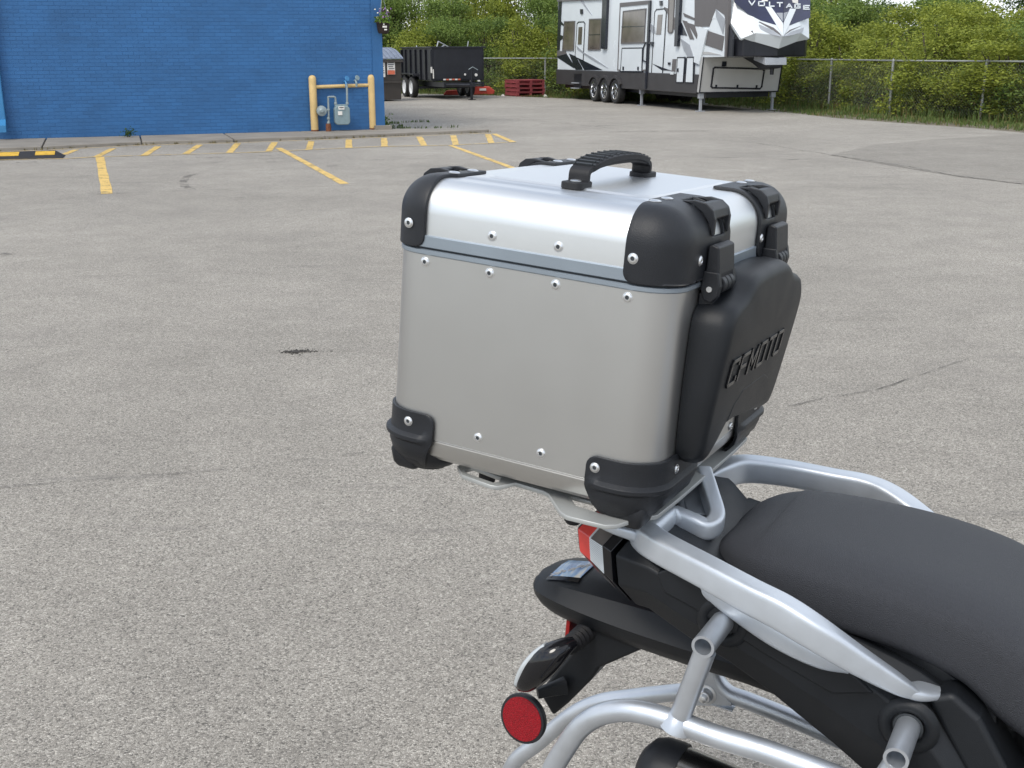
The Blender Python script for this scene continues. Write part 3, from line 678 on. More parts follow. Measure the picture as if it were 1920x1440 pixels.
mb = MB(); mb.prism([(1.5, .78), (1.55, .84), (3.3, .84), (3.36, .78), (3.36, .75), (3.28, .80), (1.6, .80), (1.5, .74)], lambda x, y, d: (d, x, y), -.27, -.02); mb.build('mudguard', M_TRBLK, tr, smooth=0)
for k in range(6):
    mb = MB(); mb.box((.42 + k * .105, -.006, .66), (.09, .012, .045)); mb.build('reflector_strip', [M_LABEL, M_LABRED][k % 2], tr, smooth=0)
for x in (1.18, 1.45): mb = MB(); mb.box((x, -.55 - .055, .62), (.08, .02, .05)); mb.build('label', M_LABEL, tr, smooth=0)
mb = MB(); mb.cyl((1.15, -.02, .82), (1.15, -.05, .82), .035, 12); mb.cyl((1.55, -.02, .80), (1.55, -.05, .80), .05, 12); mb.build('marker_light', M_LABEL, tr)
mb = MB(); mb.tube([(.01, -.05, 1.0), (.01, -.06, .7)], .02, 6); mb.box((-.05, -.03, .98), (.05, .03, .2)); mb.build('hydraulic_fitting', M_LABEL, tr)
sc_ = empty('scrap_load', M4=TM); tag(sc_, 'pale scrap strips and pipes poking over the rim of the dump trailer', 'scrap')
for p_, q_, r_ in (((.25, .6, 1.4), (.5, .9, 1.92), .02), ((.5, .9, 1.92), (1.0, 1.0, 1.68), .02), ((.35, .7, 1.6), (.8, 1.1, 1.80), .025), ((1.35, .5, 1.3), (1.5, .6, 1.92), .018), ((.1, 2.0, 1.5), (.2, 2.6, 1.78), .02)):
    mb = MB(); mb.cyl(p_, q_, r_, 6); mb.build('strip', M_SLV, sc_)
mb = MB(); mb.box((W_ / 2, L_ / 2, 1.15), (W_ - .12, L_ - .12, .9)); mb.build('fill', M_DIRT, sc_, smooth=0)
# orange thing lying behind the trailer
ob = empty('plastic_barrier', (-1.55, 44.6, 0)); tag(ob, 'orange red plastic barrier lying on the ground behind the dump trailer', 'barrier')
mb = MB(); mb.prism([(-1.0, 0), (.9, 0), (.95, .14), (.75, .3), (.2, .34), (-.1, .2), (-.9, .16)], lambda x, y, d: (x, d, y), 0, .45); mb.build('barrier_body', M_ORANGE, ob, bevel=.03)
mb = MB(); mb.box((.5, -.03, .2), (.25, .02, .08)); mb.build('reflective_band', M_LABEL, ob, smooth=0)

# ---- stack of four red pallets
PW, PD = 1.12, 1.05
for k, lab in enumerate(['faded red wooden pallet at the bottom of the stack', 'faded red wooden pallet second from the bottom of the stack', 'faded red wooden pallet third from the bottom of the stack', 'faded red wooden pallet on top of the stack']):
    pr_ = empty('wooden_pallet', (.74 + random.uniform(-.02, .02), 43.0, k * .146 + .002), math.radians(26 + random.uniform(-1.5, 1.5))); tag(pr_, lab + ', left of the camper', 'pallet', 'red pallets stacked near the fence')
    for i in range(3): mb = MB(); mb.box(((i - 1) * (PW / 2 - .05), PD / 2, .072), (.09, PD, .088)); mb.build('stringer', M_REDWOOD, pr_, smooth=0)
    for i in range(7): mb = MB(); mb.box((0, .06 + i * (PD - .12) / 6, .129), (PW, .11, .022)); mb.build('deck_board', M_REDWOOD, pr_, smooth=0)
    for i in range(3): mb = MB(); mb.box((0, .06 + i * (PD - .12) / 2, .014), (PW, .11, .022)); mb.build('base_board', M_REDWOOD, pr_, smooth=0)

# ---- litter
for px, py, sz, lab in ((912, 176, .10, 'crumpled white plastic bag lying right of the dump trailer'), (1022, 181, .09, 'white plastic scrap at the right foot of the red pallets'), (943, 180, .08, 'small pale scrap of litter left of the red pallets')):
    p = G(px, py); mb = MB(); rr = []
    for j in range(5):
        t = j / 4; rr.append([(sz * math.cos(a_) * (1 - t * .7) * random.uniform(.7, 1.2), sz * .7 * math.sin(a_) * (1 - t * .7) * random.uniform(.7, 1.2), t * sz * .8) for a_ in [k * .785 for k in range(8)]])
    mb.loft(rr); o = mb.build('litter', M_LABEL, None, smooth=0); o.location = (p[0], p[1], .0); tag(o, lab, 'litter')
# leaf crumbs on the asphalt
p = G(553, 660); mb = MB()
for _ in range(300):
    x = random.gauss(0, .026); y = random.gauss(0, .016)
    if random.random() < .30: x = random.gauss(.05, .065); y = random.gauss(.0, .03)
    s_ = random.uniform(.0015, .0055); c = Vector((p[0] + x, p[1] + y + x * .1, random.random() * .003 + .002)); mb.box(c, (s_ * 1.8, s_, s_ * .8), Matrix.Rotation(random.random() * 3, 3, 'Z'))
tag(mb.build('soil_crumbs', M_CRACK, None, smooth=0), 'small scatter of dark soil and leaf crumbs on the grey asphalt', 'debris', kind='stuff')

# ================================================================== FIFTH-WHEEL CAMPER
RF = np.array([5.05, 31.6, 0.0]); rx = np.array([.32, -.9474, 0]); ry = np.array([.9474, .32, 0])
RVM = Matrix(((rx[0], ry[0], 0, RF[0]), (rx[1], ry[1], 0, RF[1]), (0, 0, 1, 0), (0, 0, 0, 1)))
rv = empty('camper_trailer', M4=RVM); tag(rv, 'long white fifth wheel camper with black and grey graphics and a pointed nose', 'camper')
def toR(p): q = np.array(p) - RF; return np.array([q @ rx, q @ ry, q[2]])
def RS(px, py):
    d = ray(px, py); t = ((RF - CAM) @ ry) / (d @ ry); q = toR(CAM + t * d); return (q[0], q[2])
def c6(x, y): return RS(1030 + x / 6.544, y / 6.544)
def c3(x, y): return RS(1020 + x / 3.5556, y / 3.5556)
def sfn(x, y, d): return (x, -d, y)
def spoly(name, pts, M, d1, cvt=c6, d0=-.004, parent=rv, bevel=0):
    mb = MB(); mb.prism([cvt(*p) for p in pts], sfn, d0, d1); return mb.build(name, M, parent, smooth=0, bevel=bevel)
def sframe(name, pts, M, w, d1, cvt=c6, parent=rv):
    P = [np.array(cvt(*p)) for p in pts]; mb = MB()
    for a, b in zip(P, P[1:] + P[:1]):
        L = np.linalg.norm(b - a)
        if L < .01: continue
        u = (b - a) / L; n = np.array([-u[1], u[0]]) * w / 2; a2 = a - u * w * .45; b2 = b + u * w * .45
        mb.prism([tuple(a2 + n), tuple(a2 - n), tuple(b2 - n), tuple(b2 + n)], sfn, .0, d1 + random.uniform(0, .002))
    return mb.build(name, M, parent, smooth=0)
HT = 3.9
mb = MB(); mb.prism([(-10.65, .93), (0.02, .93), (0.05, 1.40), (1.28, 1.42), (1.28, 2.3), (1.18, HT), (-10.65, HT)], lambda x, y, d: (x, d, y), 0, 2.4)
mb.build('body', M_WHITE, rv, smooth=0, bevel=.02)
mb = MB(); mb.prism([(-10.68, .47), (-.14, .47), (-.03, .97), (-10.68, .97)], lambda x, y, d: (x, d, y), -.035, 2.435); mb.build('skirt', M_SKIRT, rv, smooth=0, bevel=.015)
mb = MB(); mb.prism([(-.14, .50), (-.02, .50), (.14, 1.42), (.0, 1.42)], lambda x, y, d: (x, d, y), -.02, 2.42); mb.build('front_wall', M_WGREY, rv, smooth=0, bevel=.02)
mb = MB(); mb.box((-5.3, 1.2, .42), (10.4, 1.9, .12)); mb.build('chassis', M_TRBLK, rv, smooth=0)
# front hatch with black seal
def ffn(x, y, d): k = (y - .5) / .92; return (-.02 + .16 * k + d, x, y)
def FP(px, py):
    n = np.array([.92, 0, -.16]); n = n / np.linalg.norm(n); nw = rx * n[0] + np.array([0, 0, 1]) * n[2]; P0 = RF + rx * -.02 + np.array([0, 0, .5])
    d = ray(px, py); t = ((P0 - CAM) @ nw) / (d @ nw); q = toR(CAM + t * d); return (q[1], q[2])
def c7(x, y): return (1280 + x / 7.385, y / 7.385)
def band(name, P, w, fn, d0, d1, M, parent):
    mb = MB()
    for a, b in zip(P, P[1:] + P[:1]):
        a = np.array(a); b = np.array(b); L = np.linalg.norm(b - a)
        if L < .01: continue
        u = (b - a) / L; n = np.array([-u[1], u[0]]) * w / 2; mb.prism([tuple(a - u * w * .4 + n), tuple(a - u * w * .4 - n), tuple(b + u * w * .4 - n), tuple(b + u * w * .4 + n)], fn, d0, d1 + random.uniform(0, .003))
    return mb.build(name, M, parent, smooth=0)
hp = [FP(*c7(*p)) for p in ((445, 935), (1100, 955), (1125, 975), (1090, 1200), (1065, 1228), (410, 1215), (392, 1195), (425, 950))]
hat = band('front_hatch_seal', hp, .045, ffn, 0, .02, M_RVBLK, rv)
mb = MB(); mb.prism(hp, ffn, 0.0, .010); mb.build('front_hatch', M_WGREY, rv, smooth=0)
q = FP(*c7(572, 885)); mb = MB(); mb.box((ffn(q[0], q[1], .01)[0], q[0], q[1]), (.03, .13, .13)); mb.build('fuel_door', M_RVBLK, rv, smooth=0)
for p_ in ((750, 1215), (455, 1215), (1015, 1220)):
    q = FP(*c7(*p_)); mb = MB(); mb.box((ffn(q[0], q[1], .02)[0], q[0], q[1] + .03), (.04, .05, .10)); mb.build('hatch_latch', M_RVBLK, rv, smooth=0)
band('front_wall_seal', [(0.0, .5), (0.0, 1.41), (2.4, 1.41), (2.4, .5)], .03, ffn, 0, .012, M_RVBLK, rv)
# black belly under the nose
mb = MB(); mb.prism([(0.1, .03), (1.32, .03), (1.66, .30), (1.70, .62), (1.82, 1.2), (1.70, 1.78), (1.66, 2.1), (1.32, 2.37), (.1, 2.37)], lambda x, y, d: (x, y, d), 1.425, 1.9)
mb.build('nose_belly', M_TRBLK, rv, smooth=0, bevel=.03)
# pointed cap
def pl(A, B, C_): n = np.cross(B - A, C_ - A); return n / np.linalg.norm(n)
V3 = lambda *a: np.array(a, float)
A0, A1, A2, A3 = V3(1.27, 0, 2.42), V3(1.70, .22, 1.86), V3(1.82, .55, 2.0), V3(2.02, 1.2, 1.93)
T2 = V3(1.02, .55, 3.88); T3 = T2 + (A3 - A2)
nS = pl(A0, A1, A2); T0 = V3(0, 0, 3.8); T0[0] = A0[0] - (nS[1] * (T0[1] - A0[1]) + nS[2] * (T0[2] - A0[2])) / nS[0]
T0[0] = max(T0[0], .4)
B0, B1, B2, B3 = V3(1.22, .0, 2.36), V3(1.60, .22, 1.83), V3(1.70, .6, 1.78), V3(1.86, 1.2, 1.61)
mir = lambda p: V3(p[0], 2.4 - p[1], p[2])
def ring7(a, b, c, d): return [V3(.35, -.012 if a[1] == 0 else 0, a[2]), a, b, c, d, mir(c), mir(b), mir(a), V3(.35, 2.412, a[2])]
T1 = (T0 + T2) / 2
mb = MB(); mb.loft([ring7(B0, B1, B2, B3), ring7(A0, A1, A2, A3), ring7(T0, T1, T2, T3)]); mb.build('nose_cap', M_WHITE, rv, smooth=0, bevel=.015)
def facet(px, py, P0, n, off):
    nw = rx * n[0] + ry * n[1] + V3(0, 0, 1) * n[2]; Pw = RF + rx * P0[0] + ry * P0[1] + V3(0, 0, P0[2]); d = ray(px, py); t = ((Pw - CAM) @ nw) / (d @ nw)
    s_ = -1 if n[0] < 0 else 1
    return toR(CAM + t * d) + n * s_ * off
nN = pl(A2, A3, T2); nF = pl(mir(A2), mir(A3), mir(T2))
near = lambda x, y, d: facet(*c7(x, y), A2, nN, d); far = lambda x, y, d: facet(*c7(x, y), mir(A2), nF, d); side = lambda x, y, d: facet(*c7(x, y), A0, nS, d)
def cappoly(name, pts, fn, M, d=.008): mb = MB(); mb.prism(pts, fn, -.004, d); return mb.build(name, M, rv, smooth=0)
cappoly('cap_graphic', [(700, -60), (1395, -60), (1395, 335), (1290, 345), (1080, 285), (900, 190), (720, 40)], near, M_NAVY)
cappoly('cap_graphic', [(1395, -60), (1765, -60), (1765, 245), (1600, 305), (1480, 352), (1395, 335)], far, M_NAVY)
cappoly('cap_graphic', [(685, 108), (915, 275), (985, 468), (703, 262)], side, M_RVBLK)
cappoly('cap_graphic', [(1050, 345), (1060, 340), (1250, 420), (1375, 515), (1220, 478), (1080, 405)], near, M_SLV)
cappoly('cap_stroke', [(1050, 305), (1065, 300), (1260, 385), (1340, 455), (1370, 500), (1250, 420)], near, M_RVGRY)
cappoly('cap_graphic', [(1395, 512), (1500, 440), (1680, 380), (1655, 448), (1520, 488)], far, M_SLV)
cappoly('cap_stroke', [(1395, 495), (1480, 415), (1660, 350), (1500, 425)], far, M_RVGRY)
cappoly('cap_v_mark', [(1140, 95), (1222, 98), (1388, 325), (1388, 505), (1290, 340)], near, M_WHITE, .016)
cappoly('cap_v_mark', [(1482, 120), (1565, 128), (1468, 350), (1389, 505), (1389, 325)], far, M_WHITE, .016)
cappoly('cap_graphic', [(1295, 180), (1384, 180), (1384, 300)], near, M_SLV, .013)
cappoly('cap_graphic', [(1394, 180), (1455, 165), (1394, 295)], far, M_SLV, .013)
cappoly('cap_lamp', [(1070, -40), (1165, -40), (1178, 22), (1095, 16)], near, M_LABEL, .02)
cappoly('cap_lamp', [(1500, -40), (1590, -40), (1590, 52), (1520, 40)], far, M_LABEL, .02)
for ch, x0, x1, y0, y1 in (('V', 915, 995, 18, 74), ('O', 1050, 1128, 28, 82), ('L', 1200, 1262, 35, 90), ('T', 1308, 1376, 42, 94), ('A', 1432, 1502, 58, 108), ('G', 1550, 1618, 62, 116), ('E', 1672, 1744, 82, 132)):
    fn = near if x1 < 1390 else far
    mb = MB()
    letters(mb, ch, lambda x, y, d, fn=fn, y1=y1: fn(x, y1 - y, d), x0, 0, x1 - x0, y1 - y0, 0, 15, .009, .024)
    mb.build('letter', M_WHITE, rv, smooth=0)
mb = MB(); mb.loft([[V3(1.29, -.02, 1.42), V3(1.36, -.02, 1.42), V3(1.40, -.02, 2.4), V3(1.30, -.02, HT), V3(1.20, -.02, HT)], [V3(1.29, 0.06, 1.42), V3(1.36, 0.06, 1.42), V3(1.40, 0.06, 2.4), V3(1.30, 0.06, HT), V3(1.20, 0.06, HT)]]); mb.build('cap_edge_trim', M_RVGRY, rv, smooth=0)
mb = MB(); mb.prism([(1.27, 1.43), (1.62, 1.43), (1.62, 1.86), (1.30, 2.35)], lambda x, y, d: (x, d, y), .02, .06); mb.build('nose_side_fairing', M_TRBLK, rv, smooth=0)
# hitch
mb = MB(); mb.prism([(.3, 1.50), (1.55, 1.42), (1.75, 1.25), (1.75, 1.15), (1.3, 1.10), (.9, 1.25), (.3, 1.42)], lambda x, y, d: (x, d, y), 1.02, 1.38); mb.build('pin_box', M_TRBLK, rv, smooth=0, bevel=.02)
mb = MB(); mb.prism([(1.25, 1.5), (1.78, 1.40), (1.80, 1.22), (1.2, 1.34)], lambda x, y, d: (x, d, y), .88, 1.50); mb.build('hitch_plate', M_SLV, rv, smooth=0, bevel=.01)
mb = MB(); mb.cyl((1.6, 1.2, 1.2), (1.6, 1.2, .98), .05, 12); mb.build('king_pin', M_TRBLK, rv)

# side openings and graphics, from rear to front
def window(pts, d=.018, split=None):
    fr = sframe('window', pts, M_RVGRY, .035, d + .008); gl = spoly('pane', pts, M_GLASS, d, parent=fr)
    if split: sframe('window_bar', split, M_RVBLK, .02, d + .006, parent=fr)
    return fr
window([(190, 266), (318, 262), (303, 616), (166, 618)])
window([(498, 238), (646, 232), (628, 611), (481, 612)], split=[(488, 428), (636, 424)])
window([(925, 142), (1203, 110), (1178, 523), (900, 532)], .05, [(905, 330), (1190, 322)])
window([(1478, -200), (1552, -200), (1520, 385), (1500, 402), (1475, 400), (1463, 380)])
def door(pts, wpts, name='door'):
    d_ = sframe(name, pts, M_RVBLK, .035, .018); spoly('door_window', wpts, M_GLASS, .022, parent=d_); spoly('door_leaf', pts, M_WHITE, .010, parent=d_); return d_
door([(362, 272), (425, 268), (440, 290), (418, 745), (320, 700), (345, 290)], [(366, 332), (411, 330), (400, 545), (355, 546)])
dd = door([(1320, 118), (1415, 108), (1440, 140), (1392, 905), (1258, 903), (1298, 150)], [(1338, 182), (1395, 178), (1375, 424), (1318, 426)])
spoly('door_handle', [(1240, 512), (1290, 515), (1285, 572), (1265, 545), (1240, 535)], M_RVBLK, .06, parent=dd)
sframe('grab_handle', [(1225, 520), (1200, 520), (1172, 590), (1165, 735), (1190, 752), (1225, 755)], M_RVBLK, .02, .07)
spoly('slide_out', [(885, 45), (1252, 12), (1215, 860), (855, 860)], M_WHITE, .03)
sframe('slide_out_seal', [(884, 45), (1252, 12), (1240, 300), (1215, 862), (852, 860)], M_RVGRY, .04, .045)
spoly('slide_out_header', [(890, 48), (1248, 15), (1246, 50), (888, 85)], M_RVGRY, .05)
def hatch(pts, cvt=c6, knobs=(), M=M_WHITE):
    h = sframe('storage_hatch', pts, M_RVBLK, .03, .055, cvt); spoly('hatch_panel', pts, M, .05, cvt, parent=h)
    for k in knobs: spoly('hatch_latch', [(k[0] - 7, k[1] - 22), (k[0] + 7, k[1] - 22), (k[0] + 7, k[1] + 22), (k[0] - 7, k[1] + 22)], M_RVBLK, .07, cvt, parent=h)
hatch([(912, 592), (1160, 588), (1152, 878), (890, 875)], knobs=((928, 838), (1111, 840)))
hatch([(1592, 706), (1672, 706), (1680, 720), (1660, 1012), (1576, 1010)], knobs=((1600, 860),))
hatch([(965, 382), (1003, 382), (1008, 388), (1003, 552), (953, 550)], c3)
spoly('awning_arm', [(685, -120), (742, -120), (713, 600), (661, 600)], M_RVBLK, .09)
spoly('awning_arm', [(1592, -120), (1642, -120), (1603, 570), (1566, 570)], M_RVBLK, .09)
spoly('slide_out_edge', [(1237, 12), (1258, 12), (1212, 1090), (1192, 1090)], M_RVBLK, .06)
spoly('vent', [(1518, 725), (1562, 725), (1548, 882), (1506, 880)], M_RVGRY, .02)
spoly('rear_corner_trim', [(120, -60), (160, -60), (130, 620), (100, 620)], M_RVBLK, .02)
spoly('roof_gutter', [(110, 20), (700, -5), (700, -22), (110, 0)], M_RVGRY, .05)
for p_ in ((402, 143), (1378, 40)): spoly('porch_light', [(p_[0] - 13, p_[1] - 30), (p_[0] + 13, p_[1] - 30), (p_[0] + 15, p_[1] + 28), (p_[0] - 12, p_[1] + 30)], M_RVBLK, .04)
spoly('power_inlet', [(1464, 765), (1490, 765), (1490, 795), (1464, 795)], M_RVBLK, .03)
spoly('power_outlet_cover', [(1508, 880), (1540, 880), (1538, 915), (1506, 913)], M_WHITE, .06)
for name_, pts, M in (
    ('side_graphic', [(98, 625), (205, 628), (215, 660), (100, 690)], M_RVGRY),
    ('side_graphic', [(96, 692), (215, 662), (325, 832), (300, 835), (100, 705)], M_RVBLK),
    ('side_graphic', [(243, 655), (328, 690), (405, 830), (412, 855), (325, 855)], M_RVBLK),
    ('side_graphic', [(350, 715), (420, 742), (655, 858), (430, 858)], M_RVBLK),
    ('side_graphic', [(340, 560), (372, 590), (425, 640), (560, 720), (722, 832), (560, 752), (420, 660), (350, 610)], M_SLV),
    ('side_graphic', [(385, 10), (420, 20), (525, 185), (470, 120)], M_SLV),
    ('side_graphic', [(148, 262), (182, 300), (182, 320), (140, 300)], M_RVBLK),
    ('side_graphic', [(140, 430), (175, 440), (172, 470), (135, 500)], M_RVBLK),
    ('side_graphic', [(1262, 778), (1395, 830), (1510, 868), (1380, 860)], M_RVBLK),
    ('side_graphic', [(1222, 270), (1300, 330), (1310, 420), (1270, 400), (1225, 340)], M_SLV),
    ('side_graphic', [(1410, 85), (1470, 110), (1570, 260), (1570, 395), (1520, 350), (1450, 160)], M_RVGRY)):
    spoly(name_, pts, M, .014 if M is not M_SLV else .019)
for pts, M in (
    ([(1008, -200), (1190, -200), (1150, 55), (1102, 178), (1045, 180), (1006, 172)], M_RVGRY),
    ([(1150, 60), (1205, 100), (1215, 150), (1240, -100), (1160, -100)], M_RVGRY),
    ([(1148, 60), (1212, 130), (1196, 228), (1150, 110)], M_SLV),
    ([(1098, 206), (1203, 242), (1190, 338), (1078, 300)], M_RVGRY),
    ([(918, 150), (955, 238), (908, 232)], M_RVBLK),
    ([(930, 86), (1004, 120), (1004, 136), (940, 112)], M_RVGRY),
    ([(925, 135), (955, 142), (1002, 262), (975, 262)], M_RVGRY),
    ([(955, 150), (1004, 165), (1036, 272), (1030, 275)], M_RVGRY),
    ([(912, 255), (975, 300), (1005, 395), (1030, 440), (985, 415), (935, 335)], M_SLV),
    ([(1060, 345), (1100, 345), (1180, 365), (1060, 362)], M_WGREY)):
    spoly('front_graphic', pts, M, .014 if M is not M_SLV else .019, c3)
spoly('front_column', [(1045, 178), (1100, 196), (1044, 430), (1006, 412)], M_WHITE, .05, c3)
# wheels, arches, jacks, step
for y, s_ in ((.03, 1), (2.37, -1)):
    for x in (-7.15, -6.30, -5.45):
        mb = MB(); mb.lathe([(.22, -.10), (.33, -.115), (.36, -.09), (.365, 0), (.36, .09), (.33, .115), (.22, .10)], (x, y, .365), (0, 1, 0), 32, False); wh = mb.build('wheel', M_TYRE, rv, smooth=40)
        if s_ == 1:
            mb = MB(); mb.lathe([(.24, -.06), (.24, -.11), (.22, -.115), (.205, -.06), (.205, .05)], (x, y, .365), (0, 1, 0), 28, False); mb.lathe([(.001, -.10), (.05, -.10), (.06, -.04)], (x, y, .365), (0, 1, 0), 14)
            for k in range(8):
                a = k * math.pi / 4; mb.prism([(x + .03 * math.cos(a - .5), .365 + .03 * math.sin(a - .5)), (x + .215 * math.cos(a - .12), .365 + .215 * math.sin(a - .12)), (x + .215 * math.cos(a + .12), .365 + .215 * math.sin(a + .12)), (x + .03 * math.cos(a + .5), .365 + .03 * math.sin(a + .5))], lambda X, Y, d: (X, d, Y), y - .085, y - .05)
            mb.build('rim', M_CHROME, wh, smooth=30)
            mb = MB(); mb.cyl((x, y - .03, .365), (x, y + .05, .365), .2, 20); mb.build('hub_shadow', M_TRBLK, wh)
pts = []
for x in (-7.15, -6.30, -5.45):
    for k in range(9): a = math.radians(152 - 124 * k / 8); pts.append((x + .43 * math.cos(a), .34 + .43 * math.sin(a)))
pto = []
for x in (-7.15, -6.30, -5.45):
    for k in range(9): a = math.radians(150 - 120 * k / 8); pto.append((x + .49 * math.cos(a), .36 + .49 * math.sin(a)))
mb = MB(); mb.prism(pts + pto[::-1], sfn, .02, .11); mb.build('wheel_arch', M_SKIRT, rv, smooth=0, bevel=.01)
mb = MB(); mb.prism([(-7.6, .47), (-5.0, .47), (-5.05, .56), (-5.45, .80), (-5.9, .66), (-6.3, .80), (-6.75, .66), (-7.15, .80), (-7.55, .56)], sfn, .0, .0385); mb.build('wheel_well', M_TRBLK, rv, smooth=0)
for x, y in ((-3.9, .12), (-.12, .10), (-.12, 2.30), (-3.9, 2.2)):
    mb = MB(); mb.box((x, y, .52), (.13, .13, .36)); mb.build('jack_sleeve', M_SLV, rv, smooth=0, bevel=.01)
    mb = MB(); mb.box((x, y, .18), (.06, .06, .34)); mb.box((x, y, .012), (.2, .2, .022)); mb.build('jack_leg', M_SLV, rv, smooth=0)
mb = MB(); mb.box((-8.75, -.07, .55), (.5, .12, .03)); mb.box((-8.75, -.09, .38), (.5, .12, .03)); mb.build('entry_step', M_SLV, rv, smooth=0)
spoly('step_recess', [(318, 905), (410, 905), (400, 1080), (312, 1080)], M_TRBLK, .04)

# ================================================================== FENCE
fpts = [(16.6, 15.2), (14.9, 18.7), (13.5, 21.9), (12.2, 24.9), (10.95, 27.4), (9.62, 29.9), (8.9, 33.0), (8.1, 36.5), (6.0, 39.5), (3.5, 42.3), (1.3, 44.7), (-1.2, 46.6), (-3.9, 47.9), (-7, 49)]
fence = empty('chain_link_fence', (8.9, 33.0, 0)); tag(fence, 'low galvanised chain link fence with thin top rail in front of the thicket', 'fence')
FI = Vector((-8.9, -33.0, 0)); FH = 1.32
for i, (x, y) in enumerate(fpts):
    mb = MB(); lx = random.uniform(-.02, .02) if i != 6 else .0
    mb.cyl(Vector((x, y, -.05)) + FI, Vector((x + lx, y, FH)) + FI, .034, 10); mb.lathe([(.04, 0), (.03, .04), (.001, .05)], Vector((x + lx, y, FH)) + FI, (0, 0, 1), 10); mb.build('post', M_GALV, fence)
for (x0, y0), (x1, y1) in zip(fpts, fpts[1:]):
    if (x0, y0) == fpts[0] or True:
        mb = MB(); mb.cyl(Vector((x0, y0, FH)) + FI, Vector((x1, y1, FH)) + FI, .021, 8); mb.build('top_rail', M_GALV, fence)
mb = MB()
for (x0, y0), (x1, y1) in zip(fpts, fpts[1:]):
    L = math.hypot(x1 - x0, y1 - y0); ux, uy = (x1 - x0) / L, (y1 - y0) / L; n = int(L / .085)
    for k in range(-14, n + 1):
        for sg in (1, -1):
            s0 = k * .085; s1 = s0 + 1.2; z0, z1 = (.05, 1.25) if sg > 0 else (1.25, .05)
            a, b_ = max(s0, 0), min(s1, L)
            if b_ <= a: continue
            za = z0 + (z1 - z0) * (a - s0) / 1.2; zb2 = z0 + (z1 - z0) * (b_ - s0) / 1.2; w = .0016
            p0 = Vector((x0 + ux * a, y0 + uy * a, za)) + FI; p1_ = Vector((x0 + ux * b_, y0 + uy * b_, zb2)) + FI
            mb.add([p0 + Vector((0, 0, w)), p0 - Vector((0, 0, w)), p1_ - Vector((0, 0, w)), p1_ + Vector((0, 0, w)), p0 + Vector((-uy * w, ux * w, 0)), p0 - Vector((-uy * w, ux * w, 0)), p1_ - Vector((-uy * w, ux * w, 0)), p1_ + Vector((-uy * w, ux * w, 0))], [(0, 1, 2, 3), (4, 5, 6, 7)])
tag(mb.build('wire_mesh', M_GALV, fence, smooth=0), kind='stuff')

# ================================================================== VEGETATION
def crown_mesh(name, h, r, n, M, z0=.25, ls=.085, lobes=12):
    mb = MB(); cs = []
    for k in range(lobes):
        a = random.uniform(0, 6.28); t = random.random(); z = h * (z0 + (1 - z0) * t * .92); rr = r * (1 - .55 * max(0, t - .45)) * random.uniform(.25, .85)
        cs.append((rr * math.cos(a), rr * math.sin(a), z, r * random.uniform(.30, .52)))
    cs.append((0, 0, h * .9, r * .34)); cs.append((0, 0, h * .5, r * .6)); cs.append((0, 0, h * .25, r * .6))
    for _ in range(n):
        c = random.choice(cs); d = Vector((random.gauss(0, 1), random.gauss(0, 1), random.gauss(0, .9))).normalized(); q = c[3] * (random.random() ** .38) * random.uniform(.8, 1.12)
        leaf(mb, (c[0] + d.x * q, c[1] + d.y * q, max(.04, c[2] + d.z * q * .8)), ls * random.uniform(.6, 1.4))
    for _ in range(n // 14):      # stray twigs' leaves outside the lobes
        c = random.choice(cs); d = Vector((random.gauss(0, 1), random.gauss(0, 1), random.gauss(.3, .9))).normalized(); q = c[3] * random.uniform(1.0, 1.45)
        leaf(mb, (c[0] + d.x * q, c[1] + d.y * q, max(.04, c[2] + d.z * q)), ls * random.uniform(.5, 1.0))
    o = mb.build(name, M, None, smooth=0); return o, cs
def trunk_mesh(h, cs, r0):
    mb = MB()
    for k in range(3):
        a = k * 2.1 + random.random(); e = (math.cos(a) * .35, math.sin(a) * .35, h * .8); mb.tube([(math.cos(a) * .05, math.sin(a) * .05, -.05), (e[0] * .3, e[1] * .3, h * .35), e], [r0, r0 * .7, r0 * .25], 7)
    for c in cs:
        mb.tube([(0, 0, h * .2), (c[0] * .5, c[1] * .5, c[2] * .7), (c[0], c[1], c[2])], [r0 * .5, r0 * .3, r0 * .1], 5)
    return mb.build('trunk', M_BARK, None)
protos = []
for k in range(7):
    h = 4.0; M = [M_LEAFY, M_LEAFG, M_LEAFY, M_LEAFG, M_LEAFY, M_LEAFG, M_LEAFD][k]
    cr, cs = crown_mesh('crown', h, 1.45, 12500, M, .06, .082, 26); tk = trunk_mesh(h, cs, .07); protos.append([cr, tk, False])
def tree(x, y, h, rad, k, label, group, cat='tree', name='thicket_tree'):
    root = empty(name, (x, y, -.02), random.uniform(0, 6.28)); root.scale = (rad / 1.45, rad / 1.45, h / 4.0)
    cr, tk, used = protos[k]
    if used: cr = cr.copy(); COL.objects.link(cr); tk = tk.copy(); COL.objects.link(tk)
    protos[k][2] = True; cr.parent = root; tk.parent = root
    tag(root, label, cat, group); return root
def along(s):
    """position s metres along the fence from its right end, and outward normal (away from the lot)"""
    for (x0, y0), (x1, y1) in zip(fpts, fpts[1:]):
        L = math.hypot(x1 - x0, y1 - y0)
        if s <= L: u = ((x1 - x0) / L, (y1 - y0) / L); return (x0 + u[0] * s, y0 + u[1] * s), (u[1], -u[0])
        s -= L
    return fpts[-1], (0.3, .95)
FL = sum(math.hypot(b[0] - a[0], b[1] - a[1]) for a, b in zip(fpts, fpts[1:]))
def where(x, y):
    px = 955 + 2236 * x / y
    if px < 1050: return 'leafy green tree in the thicket behind the dump trailer and red pallets', 'trees behind the dump trailer'
    if px < 1500: return 'leafy tree in the thicket directly behind the white camper', 'trees behind the camper'
    return 'yellow green sapling in the thicket behind the open fence right of the camper', 'saplings behind the fence right of the camper'
def hmax(x, y, py): return 1.6 + (95 - py) * y / 2236
s = 0
random.seed(11)
